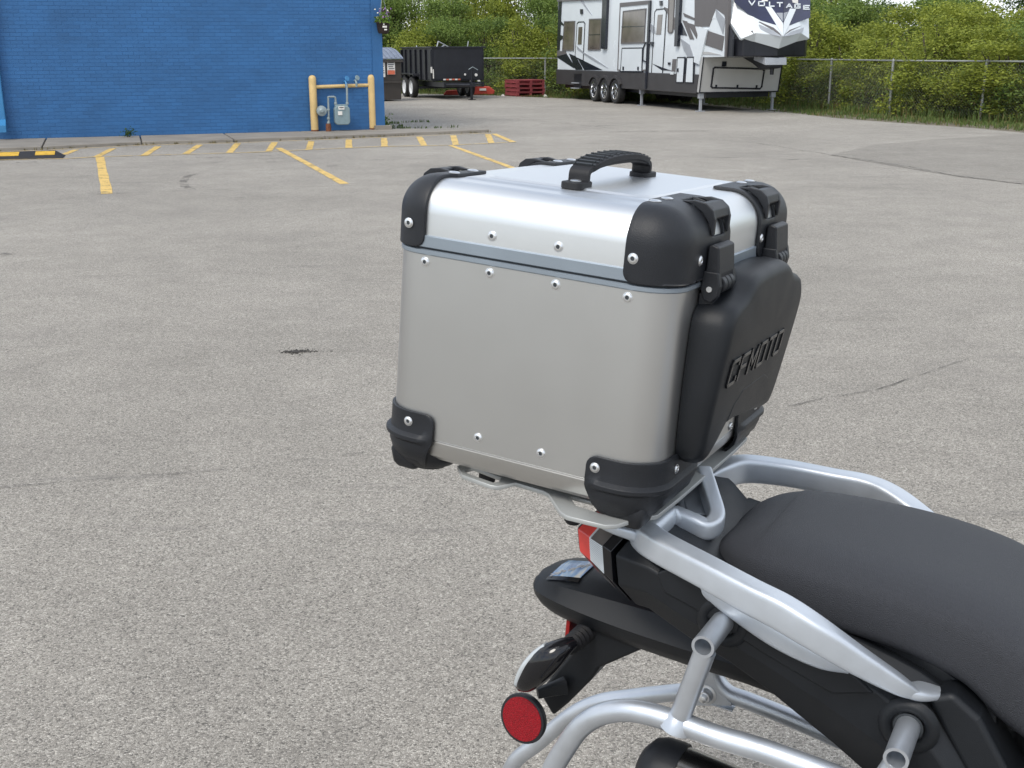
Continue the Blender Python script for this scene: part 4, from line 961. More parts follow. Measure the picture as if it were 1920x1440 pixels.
while s < FL + 4:
    (x, y), n = along(min(s, FL - .01))
    if s > FL: x -= (s - FL); y += .3 * (s - FL)
    for row, (off, py) in enumerate(((1.2, 60), (2.9, 22), (4.9, 2))):
        X = x + n[0] * off + random.uniform(-.5, .5); Y = y + n[1] * off + random.uniform(-.5, .5); px = 955 + 2236 * X / Y
        if px > 1540: pyt = (46, 20, 8)[row] + random.uniform(-20, 20)
        elif px < 1050: pyt = (34, -8, -60)[row] + random.uniform(-14, 12)
        else: pyt = (22, -15, -50)[row] + random.uniform(-12, 14)
        if 780 < px < 848: pyt = max(pyt, 44 - abs(px - 816) * .8)
        if 1610 < px < 1680 or 1850 < px < 1920: pyt += 12
        if px > 2150: continue
        h = max(1.8, hmax(X, Y, pyt)); lab, grp = where(X, Y)
        k = random.choice([1, 3, 0, 2, 4] if px < 1050 else [0, 2, 4, 0, 2, 1])
        tree(X, Y, h, random.uniform(1.25, 1.8), k, lab, grp)
    s += 1.5
# far taller trees whose grey trunks and thin tops show through the gaps
for x, y, h, r_ in ((19, 52, 3.9, 2.0), (24, 55, 4.6, 2.2), (15.5, 50, 3.6, 1.8), (-2, 60, 5.5, 2.4), (-8, 62, 6.0, 2.6), (2, 60, 6.3, 2.6), (7, 58, 6.2, 2.6), (11, 55, 5.4, 2.3), (28, 52, 4.6, 2.2)):
    tree(x, y, h, r_, random.choice((5, 6, 3)), 'taller tree rising at the back of the thicket', 'taller trees at the back of the thicket')
# undergrowth and verge
mb = MB(); mg = MB(); random.seed(5); md = MB()
s = 0.0
while s < FL:
    (x, y), n = along(s)
    for off, hh, cnt, M_ in ((.35, .9, 46, mb), (.9, 1.25, 60, mb), (1.7, 1.5, 50, mb)):
        lo = math.sin(s * 1.7 + off) * .3 + 1
        for _ in range(cnt):
            q = off + random.gauss(0, .3); z = hh * lo * random.random() ** .8
            leaf(mb if random.random() < .8 else md, (x + n[0] * q + random.gauss(0, .12), y + n[1] * q + random.gauss(0, .12), z + .03), .06 * random.uniform(.6, 1.3))
    for _ in range(46):
        q = random.uniform(-1.3, .9) if random.random() < .8 else random.uniform(-2.0, -1.0)
        blades(mg if random.random() < .8 else md, (x + n[0] * q + random.gauss(0, .15), y + n[1] * q + random.gauss(0, .15), -.02), 2, .30 if q > -.4 else .12, .06, .6, .009)
    s += .14
tag(mb.build('undergrowth', M_LEAFG, None, smooth=0), 'dense low undergrowth of leaves along and behind the chain link fence', 'undergrowth', kind='stuff')
tag(mg.build('verge_grass', M_GRASS, None, smooth=0), 'rough green grass verge between the lot edge and the fence', 'grass', kind='stuff')
tag(md.build('dry_weeds', M_DRY, None, smooth=0), 'dry brown weeds mixed through the verge along the fence', 'weeds', kind='stuff')
mb = MB(); mb.tube([(13.0, 31.0, .25), (14.3, 31.3, .9), (16.2, 32.0, 1.5)], [.07, .06, .03], 8); mb.tube([(14.3, 31.3, .9), (14.9, 30.8, 1.3)], [.04, .015], 6)
tag(mb.build('fallen_branch', M_WOODLOG, None), 'bare brown fallen branch slanting through the weeds at the right edge', 'branch')

# ================================================================== TOP CASE
def BM(origin=(0, 0, 0)):
    p = O + Fv * origin[0] + Av * origin[1] + Uv * origin[2]
    return Matrix(((Fv[0], Av[0], Uv[0], p[0]), (Fv[1], Av[1], Uv[1], p[1]), (Fv[2], Av[2], Uv[2], p[2]), (0, 0, 0, 1)))
tcase = empty('top_case', M4=BM()); tag(tcase, 'silver aluminium motorcycle top case with black plastic corners and carry handle', 'top case')
CL, CW = .373, .464; AC = CW / 2          # length (fore-aft, f from -CL to 0), width (a from 0 to CW)
RAD = .046
def rring(inset, u, f0=-CL, f1=0.0, a0=0.0, a1=CW, rad=RAD, n=8):
    r = max(rad - inset, .0015); out = []
    for (cx, cy, s0) in ((f1 - inset - r, a0 + inset + r, -90), (f1 - inset - r, a1 - inset - r, 0), (f0 + inset + r, a1 - inset - r, 90), (f0 + inset + r, a0 + inset + r, 180)):
        for k in range(n + 1): t = math.radians(s0 + 90 * k / n); out.append((cx + r * math.cos(t), cy + r * math.sin(t), u))
    return out
UT, UL, RT = .082, .0163, .040
body_prof = [(.0, -.0077), (.0, -.12), (.0, -.2395), (.0025, -.2415), (.0005, -.243), (.002, -.252), (.008, -.264), (.018, -.2715), (.03, -.274)]
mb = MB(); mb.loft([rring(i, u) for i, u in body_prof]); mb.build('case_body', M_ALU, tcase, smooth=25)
lid_prof = [(0, UL)] + [(RT * (1 - math.cos(math.radians(t))), UT - RT + RT * math.sin(math.radians(t))) for t in range(0, 91, 9)]
lid_prof += [(.062, UT), (.066, UT + .0018), (.12, UT + .0018)]
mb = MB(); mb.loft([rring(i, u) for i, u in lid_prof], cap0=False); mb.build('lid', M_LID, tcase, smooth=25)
# stamped relief on the lid top
mb = MB(); fr_ = rrect(-.30, -.07, .085, AC * 2 - .085, .03)
mb.loft([[(x, y, UT + .0019) for x, y in fr_], [(x * 1.0 + (.004 if x < -.18 else -.004), y + (.004 if y < AC else -.004), UT + .0042) for x, y in fr_]]); mb.build('lid_relief', M_LID, tcase, smooth=20)
mb = MB(); mb.loft([rring(-.0012, -.0077), rring(-.0022, -.0065), rring(-.0022, -.0020), rring(-.0008, -.0010)]); mb.build('body_rim', M_TRIM, tcase, smooth=25)
mb = MB(); mb.loft([rring(.0015, -.0012), rring(.0015, .0012)]); mb.build('seal', M_DARKGAP, tcase, smooth=25)
mb = MB(); mb.loft([rring(-.0006, .0012), rring(-.0024, .0022), rring(-.0024, .0150), rring(-.0010, .0163)]); mb.build('lid_rim', M_TRIM, tcase, smooth=25)

# rivets
mb = MB(); mb.lathe([(.0054, 0), (.0056, .0006), (.0052, .0014), (.0040, .0021), (.0026, .0021), (.0022, .0012)], (0, 0, 0), (0, 0, 1), 20)
mb.cm = 1; mb.lathe([(.0025, .0013), (.0001, .0014)], (0, 0, 0), (0, 0, 1), 12); mb.cm = 0
mb.lathe([(.0061, -.0002), (.0062, .0004), (.0050, .0006)], (0, 0, 0), (0, 0, 1), 20)
rv0 = mb.build('rivet', [M_RIVET, M_DARKGAP], tcase, smooth=40); _ru = [False]
mb = MB(); mb.lathe([(.0072, 0), (.0072, .0008), (.005, .0018), (.001, .0022)], (0, 0, 0), (0, 0, 1), 20); fl0 = mb.build('rivet', M_RIVET, tcase, smooth=40); _fu = [False]
def rivet(f, a, u, n, flatt=False):
    src, flag = (fl0, _fu) if flatt else (rv0, _ru)
    if flag[0]: o = src.copy(); COL.objects.link(o); o.parent = tcase
    else: o = src; flag[0] = True
    z = Vector(n).normalized(); o.matrix_local = Matrix.Translation((f, a, u)) @ z.to_track_quat('Z', 'Y').to_matrix().to_4x4(); return o
rs = lambda f, u, off=0: rivet(f, -off, u, (0, -1, 0))
K = .947
for f in (-.343, -.243, -.152, -.055): pass
for f in (-.230, -.1435): rs(f, .0275)
for f in (-.320, -.230, -.1430, -.0535): rs(f, -.0165)
for f in (-.230, -.143): rs(f, -.2225)

# plastic corner pieces: shells that wrap the rounded corner
def corner_point(s, inset, u, off, psi, fx, fy):
    la = math.pi / 2 * RAD
    if s < -la / 2: p = (RAD + (-s - la / 2), 0.0); n = (0.0, -1.0)
    elif s > la / 2: p = (0.0, RAD + (s - la / 2)); n = (-1.0, 0.0)
    else: t = (s + la / 2) / la * math.pi / 2; n = (-math.sin(t), -math.cos(t)); p = (RAD + RAD * n[0], RAD + RAD * n[1])
    i = inset
    if i <= RAD or abs(s) > la / 2: q = [p[0] - i * n[0], p[1] - i * n[1]]
    else: q = [i, i]
    if s < -la / 2: q[0] = max(q[0], i) if i > RAD else q[0]
    if s > la / 2: q[1] = max(q[1], i) if i > RAD else q[1]
    h = off * math.cos(psi); x, y = q[0] + n[0] * h, q[1] + n[1] * h; z = u + off * math.sin(psi)
    f = -x if fx > 0 else -CL + x; a = y if fy > 0 else CW - y
    return (f, a, z)
def patch(s0, s1, ns, prof, offf, fx, fy, holes=lambda i, j, s, t: False, trim=(), flip=1):
    """prof: list of (inset,u,psi); grid skipped where holes() says so"""
    mb = MB(); vs = []
    S = [s0 + (s1 - s0) * i / ns for i in range(ns + 1)]
    for j, (ins, u, psi) in enumerate(prof):
        tr = trim[j] if j < len(trim) else 0
        for i, s in enumerate(S):
            s2 = s0 + tr + (s1 - s0 - 2 * tr) * i / ns; vs.append(corner_point(s2, ins, u, offf(s2, j), psi, fx, fy))
    fs = []
    for j in range(len(prof) - 1):
        for i in range(ns):
            if holes(i, j, (S[i] + S[i + 1]) / 2, j): continue
            a = j * (ns + 1) + i; q = (a, a + 1, a + ns + 2, a + ns + 1)
            fs.append(q if fx * fy * flip > 0 else q[::-1])
    mb.add(vs, fs); return mb
def lidprof(u0, inmax, k=10):
    out = [(0, u0, 0), (0, u0 + .0012, 0), (0, u0 + .0038, 0), (0, u0 + .0080, 0), (0, u0 + .0125, 0)] + [(0, u0 + (UT - RT - u0) * t, 0) for t in (.45, .7)]
    out += [(RT * (1 - math.cos(t)), UT - RT + RT * math.sin(t), t) for t in [math.pi / 2 * q / k for q in range(k + 1)]]
    out += [(RT + (inmax - RT) * q / 3, UT, math.pi / 2) for q in (1, 2, 3)]
    return out
LA = math.pi / 2 * RAD
def lid_corner(fx, fy):
    front = fx > 0
    s0 = -((.061 if front else .052) - RAD + LA / 2); s1 = (.168 if front else .13) - RAD + LA / 2
    prof = lidprof(.0005, .066 if front else .058)
    ns = 34; nm = len(prof)
    def hol(i, j, s, t):
        # the two windows above and below the lashing bar
        if front: w0, w1 = .100, .145
        else: w0, w1 = .082, .120
        d = s - LA / 2 + RAD
        if w0 < d < w1 and (8 <= j <= 10 or 13 <= j <= 16): return True
        if j >= nm - 2 and (i < 1): return True
        if d > (.145 if front else .115) and j >= nm - 2: return False
        return False
    mb = patch(s0, s1, ns, prof, lambda s, j: .0045, fx, fy, hol, (.0125, .0075, .0036, .0009, 0))
    o = mb.build('lid_corner', M_PLAST, tcase, smooth=50, merge=True, solid=.0042)
    md = o.modifiers.new('bev', 'BEVEL'); md.width = .0012; md.segments = 2; md.limit_method = 'ANGLE'; md.angle_limit = math.radians(50)
    # lashing bar bridging between the windows
    mm = lambda f, a: ((f if fx > 0 else -CL - f), (a if fy > 0 else CW - a))
    w0, w1 = (.092, .153) if front else (.076, .126)
    def P(f, a, u): x, y = mm(f, a); return (x, y, u)
    mb = MB()
    def lug(a0, a1):
        for_ = [(-.036, .0864), (-.020, .0888), (-.006, .0868), (.003, .080), (.0066, .070), (.0066, .052), (.0048, .050), (.0005, .063), (-.009, .0755), (-.022, .0835)]
        vs = [P(f, a0, u) for f, u in for_] + [P(f, a1, u) for f, u in for_]; n = len(for_)
        mb.add(vs, [list(range(n)), list(range(n, 2 * n))[::-1]] + [(i, (i + 1) % n, n + (i + 1) % n, n + i) for i in range(n)])
    lug(w0, w0 + .0075); lug(w1 - .0075, w1)
    bar = [(-.0165, .0785), (-.0155, .0862), (-.006, .0868), (.003, .080), (.0055, .0705), (-.0005, .0655), (-.010, .0715)]
    n = len(bar); mb.add([P(f, w0 + .002, u) for f, u in bar] + [P(f, w1 - .002, u) for f, u in bar], [list(range(n)), list(range(n, 2 * n))[::-1]] + [(i, (i + 1) % n, n + (i + 1) % n, n + i) for i in range(n)])
    mb.build('lashing_bar', M_PLAST, tcase, smooth=0, bevel=.0022)
    # rivets of the corner
    nu = UT + .0048
    for (f, a) in (((-.052, .050), (-.052, .088)) if front else ((-.050, .062), (-.050, .108))):
        x, y = mm(f, a); rivet(x, y, nu, (0, 0, 1), True)
    x, y = mm(-.050 if front else -.030 - .0, 0); rivet(x + (0 if front else (.0)), y + (-.0048 if fy > 0 else .0048), .0285, (0, -fy, 0))
    if front:
        for a in (.062, .160): x, y = mm(0, a); rivet(x + .0048, y, .026, (1, 0, 0))
    return o
for fx in (1, -1):
    for fy in (1, -1): lid_corner(fx, fy)

# lower corner guards with rib and foot
def guard(fx, fy):
    front = fx > 0
    s0 = -((.082 if front else .080) - RAD + LA / 2); s1 = (.150 if front else .12) - RAD + LA / 2
    prof = [(0, -.208, 0), (0, -.2092, 0), (0, -.2118, 0), (0, -.216, 0), (0, -.2205, 0), (0, -.228, 0), (0, -.236, 0), (0, -.240, 0), (0, -.245, 0), (0, -.249, 0), (0, -.255, 0), (.004, -.266, -.4), (.014, -.277, -.7), (.022, -.284, -.9)]
    def off(s, j):
        o = .0045; e = min(abs(s - s0), abs(s1 - s)); k = min(1, e / .018)
        if j in (7, 8): o += .0065 * k
        if j in (6, 9): o += .001
        if j >= 10: o += .0015 * k
        return o
    ns = 30
    mb = patch(s0, s1, ns, prof, off, fx, fy, lambda i, j, s, t: False, (.012, .0075, .0036, .0009, 0, 0, 0, 0, 0, .002, .005, .010, .016, .022), flip=-1)
    o = mb.build('lower_corner', M_PLAST, tcase, smooth=40, merge=True, solid=.0042)
    md = o.modifiers.new('bev', 'BEVEL'); md.width = .001; md.segments = 2; md.limit_method = 'ANGLE'; md.angle_limit = math.radians(50)
    mm = lambda f, a: ((f if fx > 0 else -CL - f), (a if fy > 0 else CW - a))
    c = mm(-.047, .047); mb = MB()
    mb.lathe([(.047, -.262), (.043, -.276), (.035, -.286), (.026, -.290), (.024, -.293), (.001, -.293)], (c[0], c[1], 0), (0, 0, 1), 20)
    c2 = mm(-.030, .030); mb.loft([[(c2[0] + x, c2[1] + y, u) for x, y in rrect(-w, w, -w, w, w * .4)] for w, u in ((.020, -.262), (.022, -.270), (.019, -.287), (.014, -.294))])
    mb.build('foot', M_PLAST, o, smooth=35, bevel=.0015)
    x, y = mm(-.070 if front else -.044, 0); rivet(x, y + (-.0048 if fy > 0 else .0048), -.2215, (0, -fy, 0))
    if front:
        x, y = mm(0, .068); rivet(x + .0048, y, -.2265, (1, 0, 0))
for fx in (1, -1):
    for fy in (1, -1): guard(fx, fy)
for a in (.17, CW - .17): rivet(.0005, a, -.232, (1, 0, 0))

# carry handle
hb = [(-.166, .108), (-.166, .300)]
def hx(t): return -.172
for a, sg in ((.104, -1), (.300, 1)):
    mb = MB(); mb.prism(rrect(-.185, -.157, a - .030 if sg < 0 else a - .012, a + .012 if sg < 0 else a + .030, .009, 4), lambda x, y, d: (x, y, UT + .002 + d), 0, .0085)
    mb.build('handle_base', M_RUB, tcase, smooth=40, bevel=.0015)
rivet(-.171, .092, UT + .0108, (0, 0, 1), True); rivet(-.171, .312, UT + .0108, (0, 0, 1), True)
HP = crom([(.101, .004), (.101, .013), (.103, .022), (.118, .0265), (.152, .0300), (.202, .0310), (.252, .0300), (.286, .0265), (.301, .022), (.303, .013), (.303, .004)], 4)
mb = MB(); w_ = .0135; rings = []
for i, p in enumerate(HP):
    d = HP[min(i + 1, len(HP) - 1)] - HP[max(i - 1, 0)]; d = d / np.linalg.norm(d); n = np.array([-d[1], d[0]]); th_ = .0032
    rings.append([(-.171 + sx * w_, p[0] + n[0] * th_ * sy, UT + p[1] + n[1] * th_ * sy) for sx, sy in ((-1, -1), (1, -1), (1, 1), (-1, 1))])
mb.loft(rings); hst = mb.build('handle_strap', M_RUB, tcase, smooth=50, bevel=.001)
# grip sleeve with ribs
HG = crom([(.104, .022), (.122, .0290), (.156, .0345), (.202, .0360), (.248, .0345), (.282, .0290), (.300, .022)], 5); rings = []
for i, p in enumerate(HG):
    d = HG[min(i + 1, len(HG) - 1)] - HG[max(i - 1, 0)]; d = d / np.linalg.norm(d); n = np.array([-d[1], d[0]]); t = i / (len(HG) - 1); ww = .0175 * (1 - .45 * (2 * t - 1) ** 6); th_ = .0035
    rings.append([(-.171 + sx * ww, p[0] + n[0] * th_ * sy, UT + p[1] + n[1] * th_ * sy) for sx, sy in ((-1, -1), (1, -1), (1, 1), (-1, 1))])
mb = MB(); mb.loft(rings); mb.build('handle_grip', M_RUB, tcase, smooth=50, bevel=.0012)
mb = MB()
for i in range(3, len(HG) - 3, 2):
    p = HG[i]; d = HG[i + 1] - HG[i - 1]; d = d / np.linalg.norm(d); n = np.array([-d[1], d[0]]); c = Vector((-.171, p[0] + n[0] * .0044, UT + p[1] + n[1] * .0044))
    R = Matrix(((1, 0, 0), (0, d[0], n[0]), (0, d[1], n[1]))); mb.box(c, (.021, .0034, .0022), R)
    for sx in (-.0135, .0135): mb.box(c + Vector((sx, 0, 0)), (.003, .003, .002), R)
mb.build('grip_ribs', M_DARKGAP, tcase, smooth=0)

# latches
def latch(ac_):
    mb = MB()
    k = ac_
    up_prof = [(.0055, .004), (.0055, .040), (.010, .043), (.0185, .0405), (.0225, .010), (.0215, -.004), (.008, -.006)]
    mb.prism(up_prof, lambda x, y, d: (x, d, y), k - .029, k + .029); a_ = mb.build('latch', M_PLAST, tcase, smooth=0, bevel=.0022)
    for ka, kb in ((k - .032, k - .021), (k + .021, k + .032)):
        mb = MB(); mb.prism([(.004, .012), (.022, .012), (.026, -.004), (.024, -.016), (.017, -.024), (.008, -.022), (.003, -.010)], lambda x, y, d: (x, d, y), ka, kb); mb.build('latch_cheek', M_PLAST, a_, smooth=0, bevel=.0018)
    for j, aa in enumerate((-.0135, 0, .0135)):
        mb = MB(); mb.cyl((.018, k + aa - .0055, -.004), (.018, k + aa + .0055, -.004), .0105, 20); mb.build('hinge_knuckle', M_PLAST, a_, smooth=40, bevel=.0012)
    mb = MB(); mb.cyl((.014, k - .034, -.008), (.014, k + .034, -.008), .0034, 12); mb.build('hinge_pin', M_RIVET, a_, smooth=40)
    mb = MB(); mb.prism([(.0008, -.014), (.0008, -.052), (.010, -.052), (.017, -.040), (.019, -.020), (.014, -.014)], lambda x, y, d: (x, d, y), k - .028, k + .028); mb.build('latch_hook', M_PLAST, a_, smooth=0, bevel=.002)
latch(.112); latch(CW - .112 + .0)

# moulded back pad with raised lettering
def padring(f, gx, du=0.0):
    pts = [(.066, -.062), (.070, -.042), (.084, -.028), (.110, -.021), (.130, -.014), (.150, -.002), (.176, .003), (.232, .0045), (.288, .003), (.314, -.002), (.334, -.014), (.354, -.020), (.378, -.026), (.392, -.040), (.397, -.062),
           (.396, -.120), (.390, -.180), (.384, -.200), (.373, -.210), (.352, -.209), (.326, -.206), (.300, -.202), (.270, -.198), (.232, -.194), (.180, -.187), (.152, -.184), (.134, -.188), (.120, -.202), (.108, -.214), (.092, -.220), (.076, -.214), (.067, -.198), (.064, -.120)]
    return [(f + du * (-.5 - (u + .1) * 0), AC + (a - AC) * (1 - gx / .17), -.105 + (u + .105) * (1 - gx / .11)) for a, u in pts]
def bulge(f, gx):
    out = []
    for (x, a, u) in padring(f, gx):
        t = max(0, min(1, (-.06 - u) / .15)); out.append((x * (1 - .34 * t) if f > .004 else x, a - .014 * t * max(0, min(1, (a - AC) / .12)), u))
    return out
rings = [bulge(.001, .0), bulge(.015, -.002), bulge(.034, -.001), bulge(.0425, .002), bulge(.0475, .0065), bulge(.0495, .014)]
rr_ = [[tuple(v) for v in crom(r + [r[0]], 3)[:-1]] for r in rings]
n_ = len(rr_[0]); cen = [(.0498 * (1 - .34 * max(0, min(1, (-.06 - (-.105 + (u + .105) * .5)) / .15))) + .0006, AC + (a - AC) * .5, -.105 + (u + .105) * .5) for (x, a, u) in rr_[-1]]
mb = MB(); mb.loft(rr_ + [cen]); pad = mb.build('back_pad', M_PLAST2, tcase, smooth=60)
mb = MB()
ltf = lambda x, y, d: (.0500 * (1 - .34 * max(0, (-.06 - y) / .15)) + .0006 + d, x, y)
mb2 = letters(mb, 'CFMOTO', ltf, .096, -.122, .027, .029, .0120, .0050, -.001, .0018, .12); mb.build('raised_lettering', M_GLOSS, pad, smooth=0, bevel=.0005, seg=1)
mb = MB(); mb.prism([(.142, -.180), (.156, -.160), (.185, -.146), (.279, -.146), (.308, -.158), (.326, -.196), (.30, -.194), (.232, -.188), (.164, -.180)], lambda x, y, d: (.0495 * (1 - .34 * max(0, min(1, (-.06 - y) / .15))) + d - .0006, x, y), -.006, .0020); mb.build('pad_arch', M_PLAST2, pad, smooth=0, bevel=.002)

# ================================================================== MOTORCYCLE
base = (0.45, AC, -1.335)
moto = empty('motorcycle', M4=BM(base)); tag(moto, 'dark grey motorcycle with silver grab rails and empty pannier frames below the silver case', 'motorcycle')
def mo(mb, name, M, parent=None, **kw):
    o = mb.build(name, M, parent or moto, **kw)
    if parent is None: o.location = (-base[0], -base[1], -base[2])
    return o
# tail cowl and tail lamp, lofted front to back from 8-point sections (upper edge, ridge, flank, lower edge on each side)
def sec(U, Mi, L, B):
    h = [U, Mi, L, B]; return [(f, a, u) for f, a, u in h] + [(f, CW - a, u) for f, a, u in h[::-1]]
l0 = sec((-.106, .100, -.322), (-.120, .080, -.342), (-.113, .077, -.370), (-.096, .085, -.388))
l1 = sec((-.086, .096, -.320), (-.100, .074, -.346), (-.094, .071, -.375), (-.078, .079, -.396))
l2 = sec((-.058, .090, -.317), (-.078, .066, -.349), (-.070, .062, -.384), (-.056, .072, -.404))
l3 = sec((-.044, .086, -.317), (-.064, .060, -.351), (-.056, .057, -.388), (-.034, .070, -.414))
tl = MB(); tl.loft([[tuple(np.array(p) * 0 + np.array([p[0] - .004, AC + (p[1] - AC) * .93, -.35 + (p[2] + .35) * .9])) for p in l0], l0]); tlo = mo(tl, 'tail_lamp', M_GLOSS, smooth=0, bevel=.002)
tl = MB(); tl.loft([l0, l1], True, False); mo(tl, 'red_lens', M_REDL, tlo, smooth=0, bevel=.0015)
tl = MB(); tl.loft([l1, l2], False, False); mo(tl, 'clear_lens', M_CLEARL, tlo, smooth=0, bevel=.0015)
mb = MB()
def lerp(a, b, t): return tuple(np.array(a) * (1 - t) + np.array(b) * t)
for k in range(13):     # fine prism ribs inside the clear lens
    t0 = (k + .25) / 13; t1 = (k + .6) / 13; A_, B_ = lerp(l1[1], l1[2], t0), lerp(l2[1], l2[2], t0); C_, D_ = lerp(l2[1], l2[2], t1), lerp(l1[1], l1[2], t1)
    mb.add([(x, y - .0009, z) for x, y, z in (A_, B_, C_, D_)], [(0, 1, 2, 3)])
mo(mb, 'lens_ribs', M_WHITE, tlo, smooth=0)
mb = MB(); mb.add([(x, y - .0006, z) for x, y, z in (lerp(l1[0], l2[0], .12), lerp(l1[0], l2[0], 1), lerp(l1[1], l2[1], 1), lerp(l1[1], l2[1], .12))], [(0, 1, 2, 3)]); mo(mb, 'smoked_lens', M_SMOKE, tlo, smooth=0)
mb = MB(); mb.add([(x, y - .0006, z) for x, y, z in (lerp(l1[2], l2[2], .02), lerp(l1[2], l2[2], 1), lerp(l1[3], l2[3], 1), lerp(l1[3], l2[3], .02))], [(0, 1, 2, 3)]); mo(mb, 'smoked_lens', M_SMOKE, tlo, smooth=0)
tl = MB(); tl.loft([l2, l3], False, True); mo(tl, 'lamp_surround', M_GLOSS, tlo, smooth=0, bevel=.001)
st_ = [(-.010, -.325, -.354, -.418), (.045, -.342, -.371, -.440), (.10, -.356, -.383, -.456), (.145, -.366, -.392, -.474), (.19, -.376, -.402, -.496), (.235, -.386, -.412, -.518), (.275, -.394, -.424, -.540), (.305, -.402, -.440, -.556), (.335, -.414, -.466, -.582), (.365, -.440, -.497, -.62), (.40, -.480, -.54, -.67), (.46, -.56, -.62, -.75), (.52, -.63, -.69, -.80)]
l4 = sec((-.040, .088, -.320), (-.059, .061, -.354), (-.050, .058, -.391), (-.028, .072, -.418))
def narrow(q, k): return q[:4] + [(f, a - .032 * k, u - .030 * k) for f, a, u in q[4:]]
secs = [l4] + [narrow(sec((f + .008, .088, t), (f, .050, r), (f, .052, r * .5 + b_ * .5), (f, .072, b_)), min(1, max(0, (f + .03) / .05))) for f, t, r, b_ in st_]
mb = MB(); mb.loft(secs); cowl = mo(mb, 'tail_cowl', M_PLAST2, smooth=14, bevel=.003, seg=3)
# moulded relief on the flank: raised lower step and sockets round the frame tubes
def onflank(px, py, a): p = BA(px, py, a); return (p[0], p[2])
rel = [onflank(x, y, .05) for x, y in ((1232, 1072), (1252, 1066), (1440, 1168), (1600, 1262), (1640, 1300), (1560, 1300), (1440, 1230), (1360, 1178), (1300, 1140), (1245, 1110))]
mb = MB(); mb.prism(rel, lambda x, y, d: (x, d, y), .0475, .060); mo(mb, 'cowl_step', M_PLAST2, cowl, smooth=0, bevel=.003)
def ringpts(c, r1, r2, n=22): return [(c[0] + r1 * math.cos(2 * math.pi * k / n), c[1] + r2 * math.sin(2 * math.pi * k / n)) for k in range(n)]
# pannier frame, near side
TA = -.012
t1 = BA(1318, 1213, TA - .012); t2 = BA(1680, 1424, TA - .012)
for c in (t1, t2):
    mb = MB(); ns_ = 22; rg = []
    for rr2, aa in ((.0100, .02), (.0100, TA - .0125), (.0135, TA - .0125), (.0135, .075)): rg.append([(c[0] + rr2 * math.cos(2 * math.pi * k / ns_), aa, c[2] + rr2 * math.sin(2 * math.pi * k / ns_)) for k in range(ns_)])
    mb.loft(rg, True, True); mo(mb, 'frame_tube', M_TUBE, smooth=40)
    mb = MB(); o1 = ringpts((c[0], c[2]), .0235, .0235); o2 = ringpts((c[0], c[2]), .0150, .0150); o3 = ringpts((c[0], c[2]), .034, .034)
    mb.loft([[(x, .0515, z) for x, z in o3], [(x, .0455, z) for x, z in ringpts((c[0], c[2]), .029, .029)], [(x, .0445, z) for x, z in o1], [(x, .0475, z) for x, z in ringpts((c[0], c[2]), .019, .019)], [(x, .060, z) for x, z in o2]], False, False); mo(mb, 'tube_socket', M_PLAST2, cowl, smooth=50)
    mb = MB(); mb.lathe([(.0165, .0492), (.0001, .0490)], (c[0], 0, c[2]), (0, 1, 0), 16); mo(mb, 'socket_shadow_plug', M_DARKGAP, cowl)
def ptube(name, pts, r, M=M_TUBE, extra=(), k=6, parent=None, **kw):
    P = [BA(*p) for p in pts]; P = [np.array(p) for p in P] + [P_ for P_ in [np.array(e) for e in extra]]
    mb = MB(); mb.tube([tuple(q) for q in crom(P, k)], r, 18, **kw); return mo(mb, name, M, parent, smooth=50)
lp = [(1030, 1458, TA), (1060, 1402, TA), (1092, 1360, TA), (1135, 1337, TA), (1190, 1333, TA), (1260, 1351, TA), (1340, 1380, TA), (1420, 1404, TA), (1500, 1432, TA), (1600, 1470, TA), (1700, 1512, TA)]
q0 = np.array(BA(*lp[0])); q1 = np.array(BA(*lp[-1])); P = [np.array(BA(*p)) for p in lp]
loop = [q0 + np.array([.06, 0, -.30]), q0 + np.array([.0, 0, -.22]), q0 + np.array([-.02, 0, -.10])] + P + [q1 + np.array([.05, 0, -.03]), q1 + np.array([.08, 0, -.10]), q1 + np.array([.05, 0, -.22]), q1 + np.array([-.03, 0, -.30]), q0 + np.array([.12, 0, -.34]), q0 + np.array([.06, 0, -.30])]
mb = MB(); mb.tube([tuple(q) for q in crom(loop, 6)], .0137, 18); mo(mb, 'pannier_frame', M_TUBE, smooth=50)
s1_ = np.array((t1[0], TA, t1[2] - .010)); s2_ = np.array(BA(1268, 1362, TA))
mb = MB(); mb.cyl(tuple(s1_), tuple(s2_), .0128, 20); mb.tube([tuple(s2_ + (s1_ - s2_) * t) for t in (.0, .08, .13, .17)], [.021, .018, .0145, .0120], 20); mo(mb, 'frame_strut', M_TUBE, smooth=50)
s3_ = np.array((t2[0], TA, t2[2] - .010)); mb = MB(); mb.cyl(tuple(s3_), tuple(s3_ + np.array([-.03, 0, -.09])), .0128, 20); mo(mb, 'frame_strut', M_TUBE, smooth=50)
